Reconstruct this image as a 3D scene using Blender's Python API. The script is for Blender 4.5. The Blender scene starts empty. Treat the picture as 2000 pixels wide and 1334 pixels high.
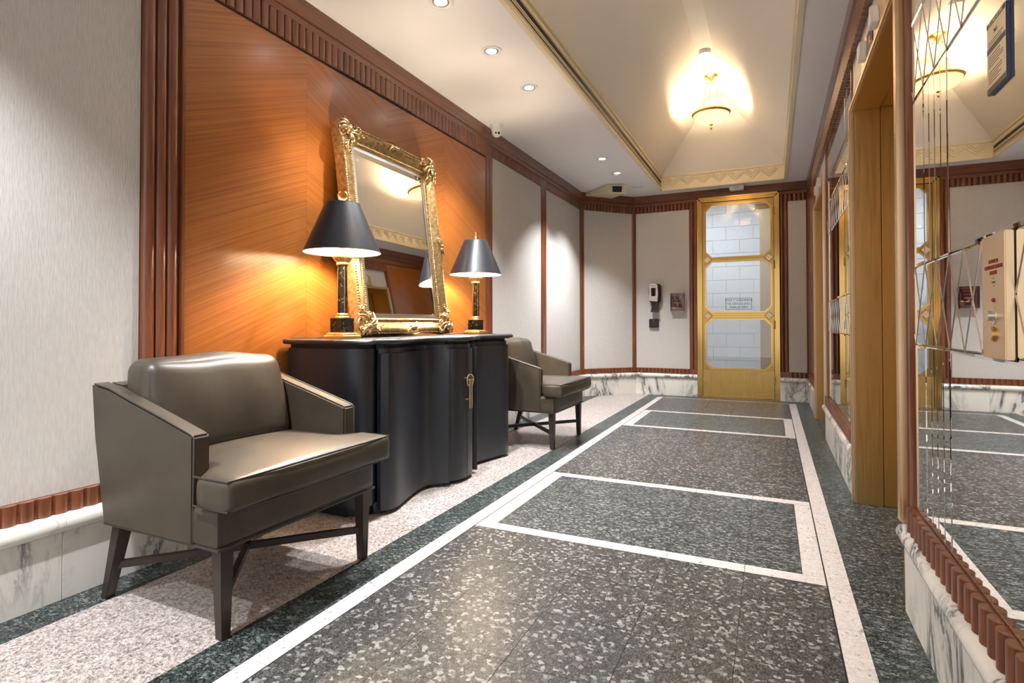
import bpy, bmesh, math, random
from mathutils import Vector, Matrix
random.seed(7)
PI = math.pi
sc = bpy.context.scene
COL = sc.collection

# ------------------------------------------------------------------ camera
F_PX, YAW, PITCH, ROLL, CY = 1084.04, 0.4378, 0.0136, -0.001, 618.1
fw = Vector((-math.sin(YAW)*math.cos(PITCH), math.cos(YAW)*math.cos(PITCH), math.sin(PITCH)))
rt = Vector((math.cos(YAW), math.sin(YAW), 0)); up = rt.cross(fw)
rt2 = rt*math.cos(ROLL)+up*math.sin(ROLL); up2 = up*math.cos(ROLL)-rt*math.sin(ROLL)
cd = bpy.data.cameras.new('camera'); cam = bpy.data.objects.new('camera', cd); COL.objects.link(cam)
cd.sensor_width = 36; cd.lens = 36*F_PX/2000; cd.shift_y = -(667-CY)/2000; cd.clip_start = .05
m = Matrix((rt2, up2, -fw)).transposed().to_4x4(); m.translation = (0, 0, 1.0)
cam.matrix_world = m
sc.camera = cam
# ------------------------------------------------------------------ world, exposure
w = bpy.data.worlds.new('world'); sc.world = w; w.use_nodes = True
w.node_tree.nodes['Background'].inputs[0].default_value = (1.0, .97, .95, 1)
w.node_tree.nodes['Background'].inputs[1].default_value = .62
sc.view_settings.view_transform = 'Standard'; sc.view_settings.look = 'None'
sc.view_settings.exposure = 1.1; sc.view_settings.gamma = 1.0
sc.view_settings.use_curve_mapping = False
P_DOWN = 118.0                                              # watts of one downlight
DOWN_Y = [2.67, 3.30, 3.94, 5.99, 6.64]                     # downlights seen in the ceiling
DOWN_Y2 = [.32, -.96]                                 # unseen, one over the near chair, one added behind the camera for light

# ------------------------------------------------------------------ materials
MATS = {}
class NT:
    def __init__(s, name):
        s.m = bpy.data.materials.new(name); s.m.use_nodes = True; s.t = s.m.node_tree; s.b = s.t.nodes['Principled BSDF']; MATS[name] = s.m
    def n(s, typ, **kw):
        nd = s.t.nodes.new(typ)
        for k, v in kw.items():
            if k.startswith('i_'): nd.inputs[k[2:].replace('_', ' ')].default_value = v
            elif k.startswith('n'): nd.inputs[int(k[1:])].default_value = v
            else: setattr(nd, k, v)
        return nd
    def l(s, a, ao, b, bi): s.t.links.new(a.outputs[ao], b.inputs[bi])
    def ramp(s, stops, interp='LINEAR'):
        r = s.t.nodes.new('ShaderNodeValToRGB'); r.color_ramp.interpolation = interp
        e = r.color_ramp.elements
        while len(e) < len(stops): e.new(.5)
        for i, (p, c) in enumerate(stops): e[i].position = p; e[i].color = (*c, 1)
        return r
    def set(s, **kw):
        for k, v in kw.items(): s.b.inputs[k.replace('_', ' ')].default_value = v
        return s
    def bump(s, node, out, strength, dist):
        b = s.n('ShaderNodeBump'); b.inputs['Strength'].default_value = strength; b.inputs['Distance'].default_value = dist
        s.l(node, out, b, 'Height'); s.l(b, 'Normal', s.b, 'Normal')
def mapped(t, scale, rot=(0, 0, 0), src='Position', rnd=0):
    if src == 'Position': g = t.n('ShaderNodeNewGeometry')
    else: g = t.n('ShaderNodeTexCoord')
    mp = t.n('ShaderNodeMapping'); mp.inputs['Scale'].default_value = scale; mp.inputs['Rotation'].default_value = rot
    t.l(g, src, mp, 'Vector')
    if rnd:
        oi = t.n('ShaderNodeObjectInfo'); mu = t.n('ShaderNodeVectorMath', operation='SCALE'); mu.inputs[0].default_value = (1, 2.3, 3.1)
        ml = t.n('ShaderNodeMath', operation='MULTIPLY'); ml.inputs[1].default_value = rnd
        t.l(oi, 'Random', ml, 0); t.l(ml, 0, mu, 'Scale'); t.l(mu, 0, mp, 'Location')
    return mp
def mix(t, fac, fo, c1, c2):
    mx = t.n('ShaderNodeMix', data_type='RGBA')
    if fac is None: mx.inputs[0].default_value = fo
    else: t.l(fac, fo, mx, 0)
    for i, c in ((6, c1), (7, c2)):
        if isinstance(c, tuple) and len(c) == 3: mx.inputs[i].default_value = (*c, 1)
        else: t.l(c[0], c[1], mx, i)
    return mx
def plain(name, col, rough=.5, metal=0., emit=None, es=0, noise=0, **kw):
    t = NT(name); t.set(Base_Color=(*col, 1), Roughness=rough, Metallic=metal, **kw)
    if noise:
        mp = mapped(t, (1, 1, 1)); nz = t.n('ShaderNodeTexNoise'); nz.inputs['Scale'].default_value = noise; nz.inputs['Detail'].default_value = 3
        t.l(mp, 0, nz, 'Vector'); t.bump(nz, 0, .15, .002)
        r = t.ramp([(.3, tuple(c*.86 for c in col)), (.7, tuple(min(1, c*1.1) for c in col))]); t.l(nz, 0, r, 0); t.l(r, 0, t.b, 'Base Color')
    if emit: t.set(Emission_Color=(*emit, 1), Emission_Strength=es)
    return t.m
def granite(name, stops, scale, fine, fstops, rough=.26, fmix=.5, stretch=(1, 1, 1), rnd=3.0):
    t = NT(name); mp = mapped(t, stretch, rot=(0, 0, .5), rnd=rnd)
    nzw = t.n('ShaderNodeTexNoise'); nzw.inputs['Scale'].default_value = scale*.8; nzw.inputs['Detail'].default_value = 2; t.l(mp, 0, nzw, 'Vector')
    ad = t.n('ShaderNodeMixRGB', blend_type='ADD'); ad.inputs[0].default_value = .018; t.l(mp, 0, ad, 1); t.l(nzw, 'Color', ad, 2)
    v = t.n('ShaderNodeTexVoronoi'); v.inputs['Scale'].default_value = scale; t.l(ad, 0, v, 'Vector')
    sp = t.n('ShaderNodeSeparateColor'); t.l(v, 'Color', sp, 0)
    r1 = t.ramp(stops); t.l(sp, 0, r1, 0)
    v2 = t.n('ShaderNodeTexVoronoi'); v2.inputs['Scale'].default_value = fine; t.l(mp, 0, v2, 'Vector')
    sp2 = t.n('ShaderNodeSeparateColor'); t.l(v2, 'Color', sp2, 0)
    r2 = t.ramp(fstops); t.l(sp2, 1, r2, 0)
    mx = mix(t, None, fmix, (r1, 0), (r2, 0)); t.l(mx, 2, t.b, 'Base Color')
    t.set(Roughness=rough); t.b.inputs['Specular IOR Level'].default_value = .20
    return t.m
granite('granite_field', [(0, (.026, .025, .024)), (.62, (.062, .060, .057)), (.80, (.10, .098, .092)), (.88, (.27, .265, .25)), (1, (.46, .45, .43))], 80, 330,
        [(0, (.004, .004, .004)), (.45, (.03, .028, .026)), (.8, (.10, .095, .085)), (1, (.30, .29, .26))], .34, .45)
granite('granite_box', [(0, (.008, .009, .009)), (.5, (.028, .031, .030)), (.75, (.11, .122, .118)), (1, (.42, .45, .44))], 75, 300,
        [(0, (.004, .004, .004)), (.5, (.024, .027, .026)), (.85, (.13, .142, .139)), (1, (.38, .41, .40))], .34, .5, (1, 1.8, 1))
granite('granite_green', [(0, (.006, .008, .0075)), (.5, (.022, .028, .026)), (.8, (.085, .103, .097)), (1, (.34, .39, .37))], 80, 260,
        [(0, (.004, .005, .005)), (.5, (.022, .027, .026)), (.85, (.105, .123, .118)), (1, (.34, .38, .36))], .34, .5, (1, 1.5, 1))
granite('granite_pink', [(0, (.05, .042, .040)), (.22, (.20, .165, .15)), (.5, (.46, .385, .345)), (1, (.72, .64, .59))], 110, 330,
        [(0, (.05, .045, .042)), (.3, (.30, .25, .23)), (.6, (.58, .50, .46)), (1, (.85, .80, .75))], .34, .5)
granite('terrazzo_white', [(0, (.10, .09, .085)), (.04, (.52, .47, .43)), (.5, (.60, .55, .51)), (1, (.70, .66, .63))], 110, 420,
        [(0, (.08, .075, .07)), (.06, (.50, .45, .42)), (.5, (.60, .55, .52)), (1, (.70, .66, .63))], .22, .4)
plain('grout', (.10, .085, .07), .8)
plain('dark_inlay', (.012, .010, .009), .5)
def marble(name, rough=.2):
    t = NT(name); mp = mapped(t, (1.5, 1.5, .55), rot=(.62, .25, .2), rnd=4)
    nz = t.n('ShaderNodeTexNoise'); nz.inputs['Scale'].default_value = 2.6; nz.inputs['Detail'].default_value = 9; nz.inputs['Roughness'].default_value = .68; nz.inputs['Distortion'].default_value = 1.1
    t.l(mp, 0, nz, 'Vector')
    ab = t.n('ShaderNodeMath', operation='SUBTRACT'); ab.inputs[1].default_value = .5; t.l(nz, 0, ab, 0)
    a2 = t.n('ShaderNodeMath', operation='ABSOLUTE'); t.l(ab, 0, a2, 0)
    n2 = t.n('ShaderNodeTexNoise'); n2.inputs['Scale'].default_value = 1.7; n2.inputs['Detail'].default_value = 3; t.l(mp, 0, n2, 'Vector')
    r = t.ramp([(0, (.07, .075, .08)), (.014, (.25, .26, .26)), (.038, (.63, .61, .56)), (.13, (.78, .75, .69))]); t.l(a2, 0, r, 0)
    r2 = t.ramp([(.42, (0, 0, 0)), (.56, (1, 1, 1))]); t.l(n2, 0, r2, 0)
    mx = mix(t, r2, 0, (.80, .77, .70), (r, 0)); t.l(mx, 2, t.b, 'Base Color'); t.set(Roughness=rough)
    return t.m
marble('marble'); 
def wood(name, cols, angle, along, across, rough=.28, coat=.3, crough=.3, axis='yz', rnd=0, src='Position'):
    t = NT(name); mp = mapped(t, (1, 1, 1), rot=(angle, 0, 0), rnd=rnd, src=src)
    m2 = t.n('ShaderNodeMapping'); m2.inputs['Scale'].default_value = {'yz': (4, along, across), 'z': (across, across, along), 'y': (across, along, across), 'x': (along, across, across)}[axis]
    t.l(mp, 0, m2, 0)
    n1 = t.n('ShaderNodeTexNoise'); n1.inputs['Scale'].default_value = 1; n1.inputs['Detail'].default_value = 5; n1.inputs['Roughness'].default_value = .6; t.l(m2, 0, n1, 'Vector')
    r = t.ramp([(.25, cols[0]), (.48, cols[1]), (.62, cols[2]), (.8, cols[1])]); t.l(n1, 0, r, 0)
    t.l(r, 0, t.b, 'Base Color'); t.set(Roughness=rough, Coat_Weight=coat, Coat_Roughness=crough)
    t.bump(n1, 0, .03, .001)
    return t.m
VEN = [(.20, .058, .010), (.31, .098, .017), (.36, .120, .023)]
wood('veneer_rise', VEN, -.40, 1.0, 120, .32, .5, .22); wood('veneer_fall', VEN, .40, 1.0, 120, .32, .5, .22)
DK = [(.095, .026, .010), (.165, .046, .016), (.22, .066, .024)]
for ax in 'zyx': wood('mahogany_'+ax, DK, 0, 2.0, 45, .3, .5, .2, axis=ax)
wood('mahogany_flute', DK, 0, 3.0, 60, .3, .5, .2, axis='z', rnd=5)
def fabric():
    t = NT('wall_fabric'); mp = mapped(t, (190, 190, 26))
    nz = t.n('ShaderNodeTexNoise'); nz.inputs['Scale'].default_value = 1; nz.inputs['Detail'].default_value = 4; t.l(mp, 0, nz, 'Vector')
    r = t.ramp([(.2, (.50, .475, .445)), (.8, (.62, .595, .565))]); t.l(nz, 0, r, 0); t.l(r, 0, t.b, 'Base Color')
    t.set(Roughness=.85); t.bump(nz, 0, .35, .004)
fabric()
plain('ceiling_paint', (.88, .87, .87), .7); plain('vault_paint', (.87, .83, .76), .7); plain('cornice_paint', (.82, .74, .55), .6)
plain('slot_black', (.006, .006, .006), .6); plain('white_plastic', (.82, .82, .80), .35); plain('cream_metal', (.72, .65, .46), .45)
plain('black_plastic', (.012, .012, .013), .3); plain('dark_lens', (.01, .008, .007), .08); plain('silver', (.72, .72, .72), .25, .9)
plain('grey_panel', (.55, .56, .57), .35)
plain('brass', (.62, .40, .13), .15, 1); plain('brass_brushed', (.47, .30, .105), .20, 1); plain('bronze_satin', (.50, .33, .12), .38, 1)
plain('brass_light', (.78, .58, .36), .36, 1); plain('lamp_brass', (.78, .53, .20), .28, 1)
def brushed(name, col, rough):
    t = NT(name); mp = mapped(t, (220, 220, 4)); nz = t.n('ShaderNodeTexNoise'); nz.inputs['Scale'].default_value = 1; t.l(mp, 0, nz, 'Vector')
    r = t.ramp([(.3, (rough-.07,)*3), (.7, (rough+.07,)*3)]); t.l(nz, 0, r, 0); t.l(r, 0, t.b, 'Roughness')
    t.set(Base_Color=(*col, 1), Metallic=1); t.bump(nz, 0, .008, .001)
brushed('jamb_bronze', (.70, .46, .18), .36); brushed('kick_brass', (.62, .40, .14), .33)
plain('mirror_glass', (.90, .90, .88), .012, 1); plain('mirror_bevel', (.80, .81, .80), .30, 1); plain('mirror_backing', (.02, .018, .016), .5)
plain('lacquer_black', (.011, .014, .023), .40, 0, Coat_Weight=.35, Coat_Roughness=.32); plain('shade_black', (.012, .013, .018), .36, 0)
plain('shade_white', (.85, .80, .70), .8); plain('red_alarm', (.30, .015, .02), .35); plain('red_ink', (.32, .03, .02), .5); plain('black_ink', (.01, .012, .012), .6); plain('white_ink', (.85, .84, .80), .5)
plain('notice_face', (.74, .62, .40), .4); plain('notice_grey', (.10, .085, .07), .5); plain('notice_edge', (.025, .035, .085), .35)
plain('wood_leg', (.035, .022, .018), .35); plain('cord_gold', (.45, .28, .10), .45)
plain('lamp_bulb', (1, .9, .7), .5, 0, (1, .82, .60), 500.0)
plain('pendant_bulb', (1, .9, .7), .5, 0, (1, .77, .50), 215.0)
plain('led_face', (1, 1, 1), .5, 0, (.93, .96, 1), 14.0)
plain('indicator_red', (.4, .02, .02), .4, 0, (1, .03, .02), 1.5); plain('bowl_trim', (.74, .50, .19), .25, 1)
plain('block_paint', (.80, .83, .86), .6); plain('beige_paint', (.56, .42, .27), .6); plain('vest_fill', (1, 1, 1), .5, 0, (.74, .87, 1), 11.0)
def leather():
    t = NT('leather'); mp = mapped(t, (1, 1, 1)); n1 = t.n('ShaderNodeTexVoronoi'); n1.inputs['Scale'].default_value = 380; t.l(mp, 0, n1, 'Vector')
    n2 = t.n('ShaderNodeTexNoise'); n2.inputs['Scale'].default_value = 7; n2.inputs['Detail'].default_value = 3; t.l(mp, 0, n2, 'Vector')
    r = t.ramp([(.3, (.052, .040, .028)), (.7, (.074, .058, .041))]); t.l(n2, 0, r, 0); t.l(r, 0, t.b, 'Base Color')
    t.set(Roughness=.40); t.b.inputs['Specular IOR Level'].default_value = .5; t.bump(n1, 0, .10, .0008)
leather(); plain('piping_leather', (.045, .038, .029), .45)
def gold():
    t = NT('gold_leaf'); mp = mapped(t, (1, 1, 1)); n2 = t.n('ShaderNodeTexNoise'); n2.inputs['Scale'].default_value = 45; n2.inputs['Detail'].default_value = 5; t.l(mp, 0, n2, 'Vector')
    r = t.ramp([(.3, (.33, .21, .08)), (.55, (.56, .39, .18)), (.75, (.72, .55, .32))]); t.l(n2, 0, r, 0); t.l(r, 0, t.b, 'Base Color')
    t.set(Metallic=.9, Roughness=.30); t.bump(n2, 0, .08, .002)
gold()
def fleck():
    t = NT('black_fleck_marble'); mp = mapped(t, (1, 1, .6)); n2 = t.n('ShaderNodeTexNoise'); n2.inputs['Scale'].default_value = 120; n2.inputs['Detail'].default_value = 4; t.l(mp, 0, n2, 'Vector')
    r = t.ramp([(.58, (.010, .008, .006)), (.66, (.16, .11, .05)), (.74, (.45, .36, .22))]); t.l(n2, 0, r, 0); t.l(r, 0, t.b, 'Base Color'); t.set(Roughness=.18)
fleck()
def glass(name, tint=(1, 1, 1), ior=1.5, extra=0.0):
    t = NT(name); nt = t.t; nt.nodes.remove(t.b); out = nt.nodes['Material Output']
    fr = t.n('ShaderNodeFresnel'); fr.inputs['IOR'].default_value = ior
    a = t.n('ShaderNodeBsdfTransparent'); a.inputs[0].default_value = (*tint, 1); g = t.n('ShaderNodeBsdfGlossy'); g.inputs['Roughness'].default_value = .01
    mx = t.n('ShaderNodeMixShader'); t.l(fr, 0, mx, 0); t.l(a, 0, mx, 1); t.l(g, 0, mx, 2); t.l(mx, 0, out, 0)
glass('door_glass', (.95, .97, .98), 1.7); glass('clear_plastic', (.90, .88, .88), 1.45)
def bowl():
    t = NT('bowl_glass'); nt = t.t; out = nt.nodes['Material Output']
    tr = t.n('ShaderNodeBsdfTranslucent'); tr.inputs[0].default_value = (1, .90, .74, 1)
    t.set(Base_Color=(.9, .85, .75, 1), Roughness=.3)
    mx = t.n('ShaderNodeMixShader'); mx.inputs[0].default_value = .30; t.l(t.b, 0, mx, 1); t.l(tr, 0, mx, 2); t.l(mx, 0, out, 0)
bowl()

# ------------------------------------------------------------------ mesh helpers
class MB:
    def __init__(s): s.v = []; s.f = []
    def add(s, vs, fs):
        o = len(s.v); s.v += [tuple(v) for v in vs]; s.f += [tuple(i+o for i in f) for f in fs]; return s
    def box(s, x0, x1, y0, y1, z0, z1):
        return s.add([(x0,y0,z0),(x1,y0,z0),(x1,y1,z0),(x0,y1,z0),(x0,y0,z1),(x1,y0,z1),(x1,y1,z1),(x0,y1,z1)],
                     [(0,3,2,1),(4,5,6,7),(0,1,5,4),(1,2,6,5),(2,3,7,6),(3,0,4,7)])
    def loft(s, rings, closed=True, caps=True):
        n = len(rings[0]); vs = [p for r in rings for p in r]; fs = []
        for i in range(len(rings)-1):
            for j in range(n if closed else n-1):
                k = (j+1) % n; fs.append((i*n+j, i*n+k, (i+1)*n+k, (i+1)*n+j))
        if caps and closed: fs.append(tuple(reversed(range(n)))); fs.append(tuple((len(rings)-1)*n+j for j in range(n)))
        return s.add(vs, fs)
    def prism(s, poly, fn, h0, h1):
        """poly of 2-D points, fn(a,b,h)->xyz"""
        return s.loft([[fn(a, b, h) for a, b in poly] for h in (h0, h1)])
    def lathe(s, prof, cx, cy, n=24, cz=0, caps=False):
        return s.loft([[(cx+r*math.cos(2*PI*j/n), cy+r*math.sin(2*PI*j/n), cz+z) for j in range(n)] for r, z in prof], True, caps)
    def tube(s, pts, r, n=6, closed=False):
        pts = [Vector(p) for p in pts]; rings = []; N = len(pts); ref = Vector((0, 0, 1))
        for i, p in enumerate(pts):
            a = pts[(i-1) % N] if (closed or i > 0) else p; b = pts[(i+1) % N] if (closed or i < N-1) else p
            t = (b-a).normalized(); q = ref if abs(t.dot(ref)) < .95 else Vector((1, 0, 0))
            u = t.cross(q).normalized(); v = t.cross(u); rr = r[i] if isinstance(r, (list, tuple)) else r
            rings.append([p+u*rr*math.cos(2*PI*j/n)+v*rr*math.sin(2*PI*j/n) for j in range(n)])
        if closed: rings.append(rings[0])
        return s.loft(rings, True, not closed)
    def ball(s, c, r, n=8, m=6, sc_=(1, 1, 1)):
        rings = [[(c[0]+sc_[0]*r*math.sin(PI*i/m)*math.cos(2*PI*j/n), c[1]+sc_[1]*r*math.sin(PI*i/m)*math.sin(2*PI*j/n), c[2]-sc_[2]*r*math.cos(PI*i/m)) for j in range(n)] for i in [.02]+list(range(1, m))+[m-.02]]
        return s.loft(rings)
    def rbox(s, c, size, r, n=10, crown=(0, 0, 0), fn=None):
        """rounded box with bulging faces"""
        h = [q/2 for q in size]; bm = bmesh.new(); bmesh.ops.create_cube(bm, size=2)
        bmesh.ops.subdivide_edges(bm, edges=bm.edges[:], cuts=n-1, use_grid_fill=True)
        vs = []
        for v in bm.verts:
            # denser toward the rims
            q = [math.sin(x*PI/2) if abs(x) < 1 else x for x in v.co]
            p = [q[i]*h[i] for i in range(3)]
            inner = [max(-(h[i]-r), min(h[i]-r, p[i])) for i in range(3)]
            d = Vector([p[i]-inner[i] for i in range(3)])
            if d.length > 1e-9:
                d = d.normalized()*r
            o = [inner[i]+d[i] for i in range(3)]
            for i in range(3):
                j, k = (i+1) % 3, (i+2) % 3
                o[i] += crown[i]*(1-min(1, abs(p[j]/h[j]))**2)*(1-min(1, abs(p[k]/h[k]))**2)*(p[i]/h[i])
            if fn: o = fn(o)
            vs.append((c[0]+o[0], c[1]+o[1], c[2]+o[2]))
        fs = [tuple(v.index for v in f.verts) for f in bm.faces]; bm.free()
        return s.add(vs, fs)
    def mesh(s, name, mat, smooth=None, bevel=0, org=(0, 0, 0)):
        me = bpy.data.meshes.new(name); me.from_pydata([(v[0]-org[0], v[1]-org[1], v[2]-org[2]) for v in s.v], [], s.f); me.validate()
        bm = bmesh.new(); bm.from_mesh(me)
        bmesh.ops.remove_doubles(bm, verts=bm.verts[:], dist=1e-6)
        bmesh.ops.recalc_face_normals(bm, faces=bm.faces[:])
        if bevel: bmesh.ops.bevel(bm, geom=bm.edges[:], offset=bevel, segments=2, affect='EDGES', clamp_overlap=True)
        bm.to_mesh(me); bm.free()
        me.materials.append(MATS[mat])
        if smooth is not None:
            for p in me.polygons: p.use_smooth = True
            me.set_sharp_from_angle(angle=math.radians(smooth))
        return me
    def build(s, name, mat, parent=None, smooth=None, bevel=0, world=True):
        org = WLOC.get(parent.name, (0, 0, 0)) if (parent and world) else (0, 0, 0)
        o = bpy.data.objects.new(name, s.mesh(name, mat, smooth, bevel, org)); COL.objects.link(o)
        if parent: o.parent = parent; WLOC[o.name] = org
        else: WLOC[o.name] = (0, 0, 0)
        return o
WLOC = {}
def tag(o, label=None, cat=None, group=None, kind=None):
    for k, v in (('label', label), ('category', cat), ('group', group), ('kind', kind)):
        if v: o[k] = v
    return o
def empty(name, loc, label, cat=None, group=None, kind=None):
    o = bpy.data.objects.new(name, None); COL.objects.link(o); o.location = loc; o.empty_display_size = .1; WLOC[o.name] = tuple(loc)
    return tag(o, label, cat, group, kind)
def single(mb, name, mat, org, label, cat=None, smooth=None, bevel=0, group=None, kind=None):
    o = bpy.data.objects.new(name, mb.mesh(name, mat, smooth, bevel, org)); COL.objects.link(o); o.location = org; WLOC[o.name] = tuple(org)
    return tag(o, label, cat, group, kind)
def inst(name, me, parent, loc, rz=0):
    o = bpy.data.objects.new(name, me); COL.objects.link(o); o.parent = parent
    org = WLOC.get(parent.name, (0, 0, 0)); o.location = [loc[i]-org[i] for i in range(3)]; o.rotation_euler = (0, 0, rz); WLOC[o.name] = tuple(loc)
    return o
def box(x0, x1, y0, y1, z0, z1): return MB().box(x0, x1, y0, y1, z0, z1)
def text_mesh(body, size, mat, ext=.0004, spacing=1.0, line=1.0):
    cu = bpy.data.curves.new('text', 'FONT'); cu.body = body; cu.size = size; cu.align_x = 'CENTER'; cu.align_y = 'CENTER'; cu.extrude = ext
    cu.space_character = spacing; cu.space_line = line; cu.resolution_u = 3
    ob = bpy.data.objects.new('text_tmp', cu); COL.objects.link(ob)
    dg = bpy.context.evaluated_depsgraph_get(); me = bpy.data.meshes.new_from_object(ob.evaluated_get(dg))
    bpy.data.objects.remove(ob); bpy.data.curves.remove(cu); me.materials.clear(); me.materials.append(MATS[mat]); return me
def put_text(name, body, size, mat, parent, loc, xdir, ydir, sx=1, **kw):
    me = text_mesh(body, size, mat, **kw); x = Vector(xdir)*sx; y = Vector(ydir); z = Vector(xdir).cross(y)
    org = Vector(WLOC.get(parent.name, (0, 0, 0)))
    M = Matrix((x, y, z)).transposed()
    for v in me.vertices: v.co = M @ v.co + Vector(loc) - org
    if sx < 0: me.flip_normals()
    o = bpy.data.objects.new(name, me); COL.objects.link(o); o.parent = parent; return o

# ------------------------------------------------------------------ the setting
ZC = 2.835
# floor: bed of grout with every slab laid on it
floor = box(-2.45, .95, -2.0, 9.6, -.06, -.004).build('floor', 'grout'); tag(floor, 'polished floor of dark, green, pink and white stone slabs', None, None, 'structure')
_tc = {}
def slab(x0, x1, y0, y1, mat, gap=.0008):
    k = (round(x1-x0, 4), round(y1-y0, 4), mat)
    if k not in _tc:
        hx, hy = (x1-x0)/2-gap, (y1-y0)/2-gap
        _tc[k] = box(-hx, hx, -hy, hy, -.004, 0).mesh('slab', mat)
    return inst('stone_slab', _tc[k], floor, ((x0+x1)/2, (y0+y1)/2, 0))
XS = [-1.343, -1.041, -.727, -.418, -.107, .183]
Y0 = .55
rows = [2.436-.3135*i for i in range(6, -1, -1)]; rows = [Y0]+[r for r in rows if r > Y0+.05]
def span(a, b, n): return [a+(b-a)*i/n for i in range(n+1)]
B1, B2, B3 = (2.436, 3.535), (5.443, 6.526), 7.738
fieldrows = [rows, span(3.535, 5.443, 6), span(6.526, B3, 4)]
for rr in fieldrows:
    for a, b in zip(rr, rr[1:]):
        for x0, x1 in zip(XS, XS[1:]): slab(x0, x1, a, b, 'granite_field')
for a, b in (B1, B2):
    for x0, x1 in zip(XS, XS[1:]):
        for p, q in ((a, a+.075), (b-.075, b)): slab(x0, x1, p, q, 'terrazzo_white')
    ys = span(a+.075, b-.075, 3)
    xi = [-1.258]+XS[1:-1]+[.104]
    for p, q in zip(ys, ys[1:]):
        slab(-1.343, -1.258, p, q, 'terrazzo_white'); slab(.104, .183, p, q, 'terrazzo_white')
        for x0, x1 in zip(xi, xi[1:]): slab(x0, x1, p, q, 'granite_box')
allrows = rows[:-1]+span(*B1, 3)[:-1]+span(3.535, 5.443, 6)[:-1]+span(*B2, 3)[:-1]+span(6.526, B3, 4)
for a, b in zip(allrows, allrows[1:]):
    slab(-1.422, -1.347, a, b, 'terrazzo_white'); slab(.187, .265, a, b, 'terrazzo_white')
slab(-1.422, .265, B3, B3+.028, 'terrazzo_white')
slab(-1.585, .46, B3+.028, 8.06, 'granite_green')
fr = MB(); fr.box(-1.347, -1.343, Y0, B3, -.004, -.0005).box(.183, .187, Y0, B3, -.004, -.0005); fr.build('inlay_strip', 'dark_inlay', floor)
ys = [Y0]+[1.04+.626*i for i in range(11)]+[B3+.028]
for a, b in zip(ys, ys[1:]):
    slab(-2.36, -2.19, a, b, 'granite_green')
    slab(-1.585, -1.422, a, b, 'granite_green')
    slab(-2.19, -1.585, a, b, 'granite_pink'); slab(.265, .421, a, b, 'granite_green')
    slab(.421, .90, a, b, 'granite_green')
slab(-2.36, -1.585, B3+.028, 8.06, 'granite_pink')
slab(-2.45, .95, -2.0, Y0, 'granite_field')

# ceiling with a tray cut through it
KX0, KX1, KY0, KY1 = -1.375, .172, -1.2, 7.79
c = MB()
c.box(-2.45, KX0, -2, 8.1, ZC, ZC+.06).box(KX1, .95, -2, 8.1, ZC, ZC+.06).box(KX0, KX1, KY1, 8.1, ZC, ZC+.06).box(KX0, KX1, -2, KY0, ZC, ZC+.06)
ceiling = c.build('ceiling', 'ceiling_paint'); tag(ceiling, 'white plaster ceiling around a raised cream tray vault', None, None, 'structure')
ZV0, ZV1 = 3.02, 3.76
bx = [(KX0+.012, KY0+.012), (KX1-.012, KY0+.012), (KX1-.012, KY1-.012), (KX0+.012, KY1-.012)]
TX0, TX1, TY0, TY1 = -.676, -.518, KY0+.65, 7.14
tp = [(TX0, TY0), (TX1, TY0), (TX1, TY1), (TX0, TY1)]
for i in range(4):
    j = (i+1) % 4
    MB().add([(*bx[i], ZV0), (*bx[j], ZV0), (*tp[j], ZV1), (*tp[i], ZV1)], [(0, 1, 2, 3)]).build('vault_slope', 'vault_paint', ceiling)
MB().add([(*p, ZV1) for p in tp], [(3, 2, 1, 0)]).build('vault_crown', 'vault_paint', ceiling)
def cornice(name, x0, x1, y0, y1): return box(x0, x1, y0, y1, ZC+.012, ZV0+.02).build(name, 'cornice_paint', ceiling)
cornice('cornice_face', KX0-.05, KX0+.008, KY0, KY1); cornice('cornice_face', KX1-.008, KX1+.05, KY0, KY1)
cornice('cornice_face', KX0, KX1, KY1-.008, KY1+.05); cornice('cornice_face', KX0, KX1, KY0-.05, KY0+.008)
def lip(x0, x1, y0, y1, z0=ZC-.008, z1=ZC+.016): return box(x0, x1, y0, y1, z0, z1).build('cornice_lip', 'cornice_paint', ceiling, None, .003)
lip(KX0-.015, KX0+.022, KY0, KY1); lip(KX1-.022, KX1+.015, KY0, KY1); lip(KX0-.015, KX1+.015, KY1-.022, KY1+.015); lip(KX0-.015, KX1+.015, KY0-.015, KY0+.022)
lip(KX0, KX0+.026, KY0, KY1, ZV0-.012, ZV0+.008); lip(KX1-.026, KX1, KY0, KY1, ZV0-.012, ZV0+.008); lip(KX0, KX1, KY1-.026, KY1, ZV0-.012, ZV0+.008)
sl = MB(); sl.box(KX0+.006, KX0+.0095, KY0+.2, KY1-.03, ZC+.048, ZC+.058).box(KX0+.006, KX0+.0095, KY0+.2, KY1-.03, ZC+.090, ZC+.120)
sl.build('air_slot', 'slot_black', ceiling)
for z in (ZC+.030, ZC+.070, ZC+.126): box(KX0+.006, KX0+.016, KY0+.2, KY1-.03, z, z+.006).build('slot_rib', 'cornice_paint', ceiling)
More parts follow.
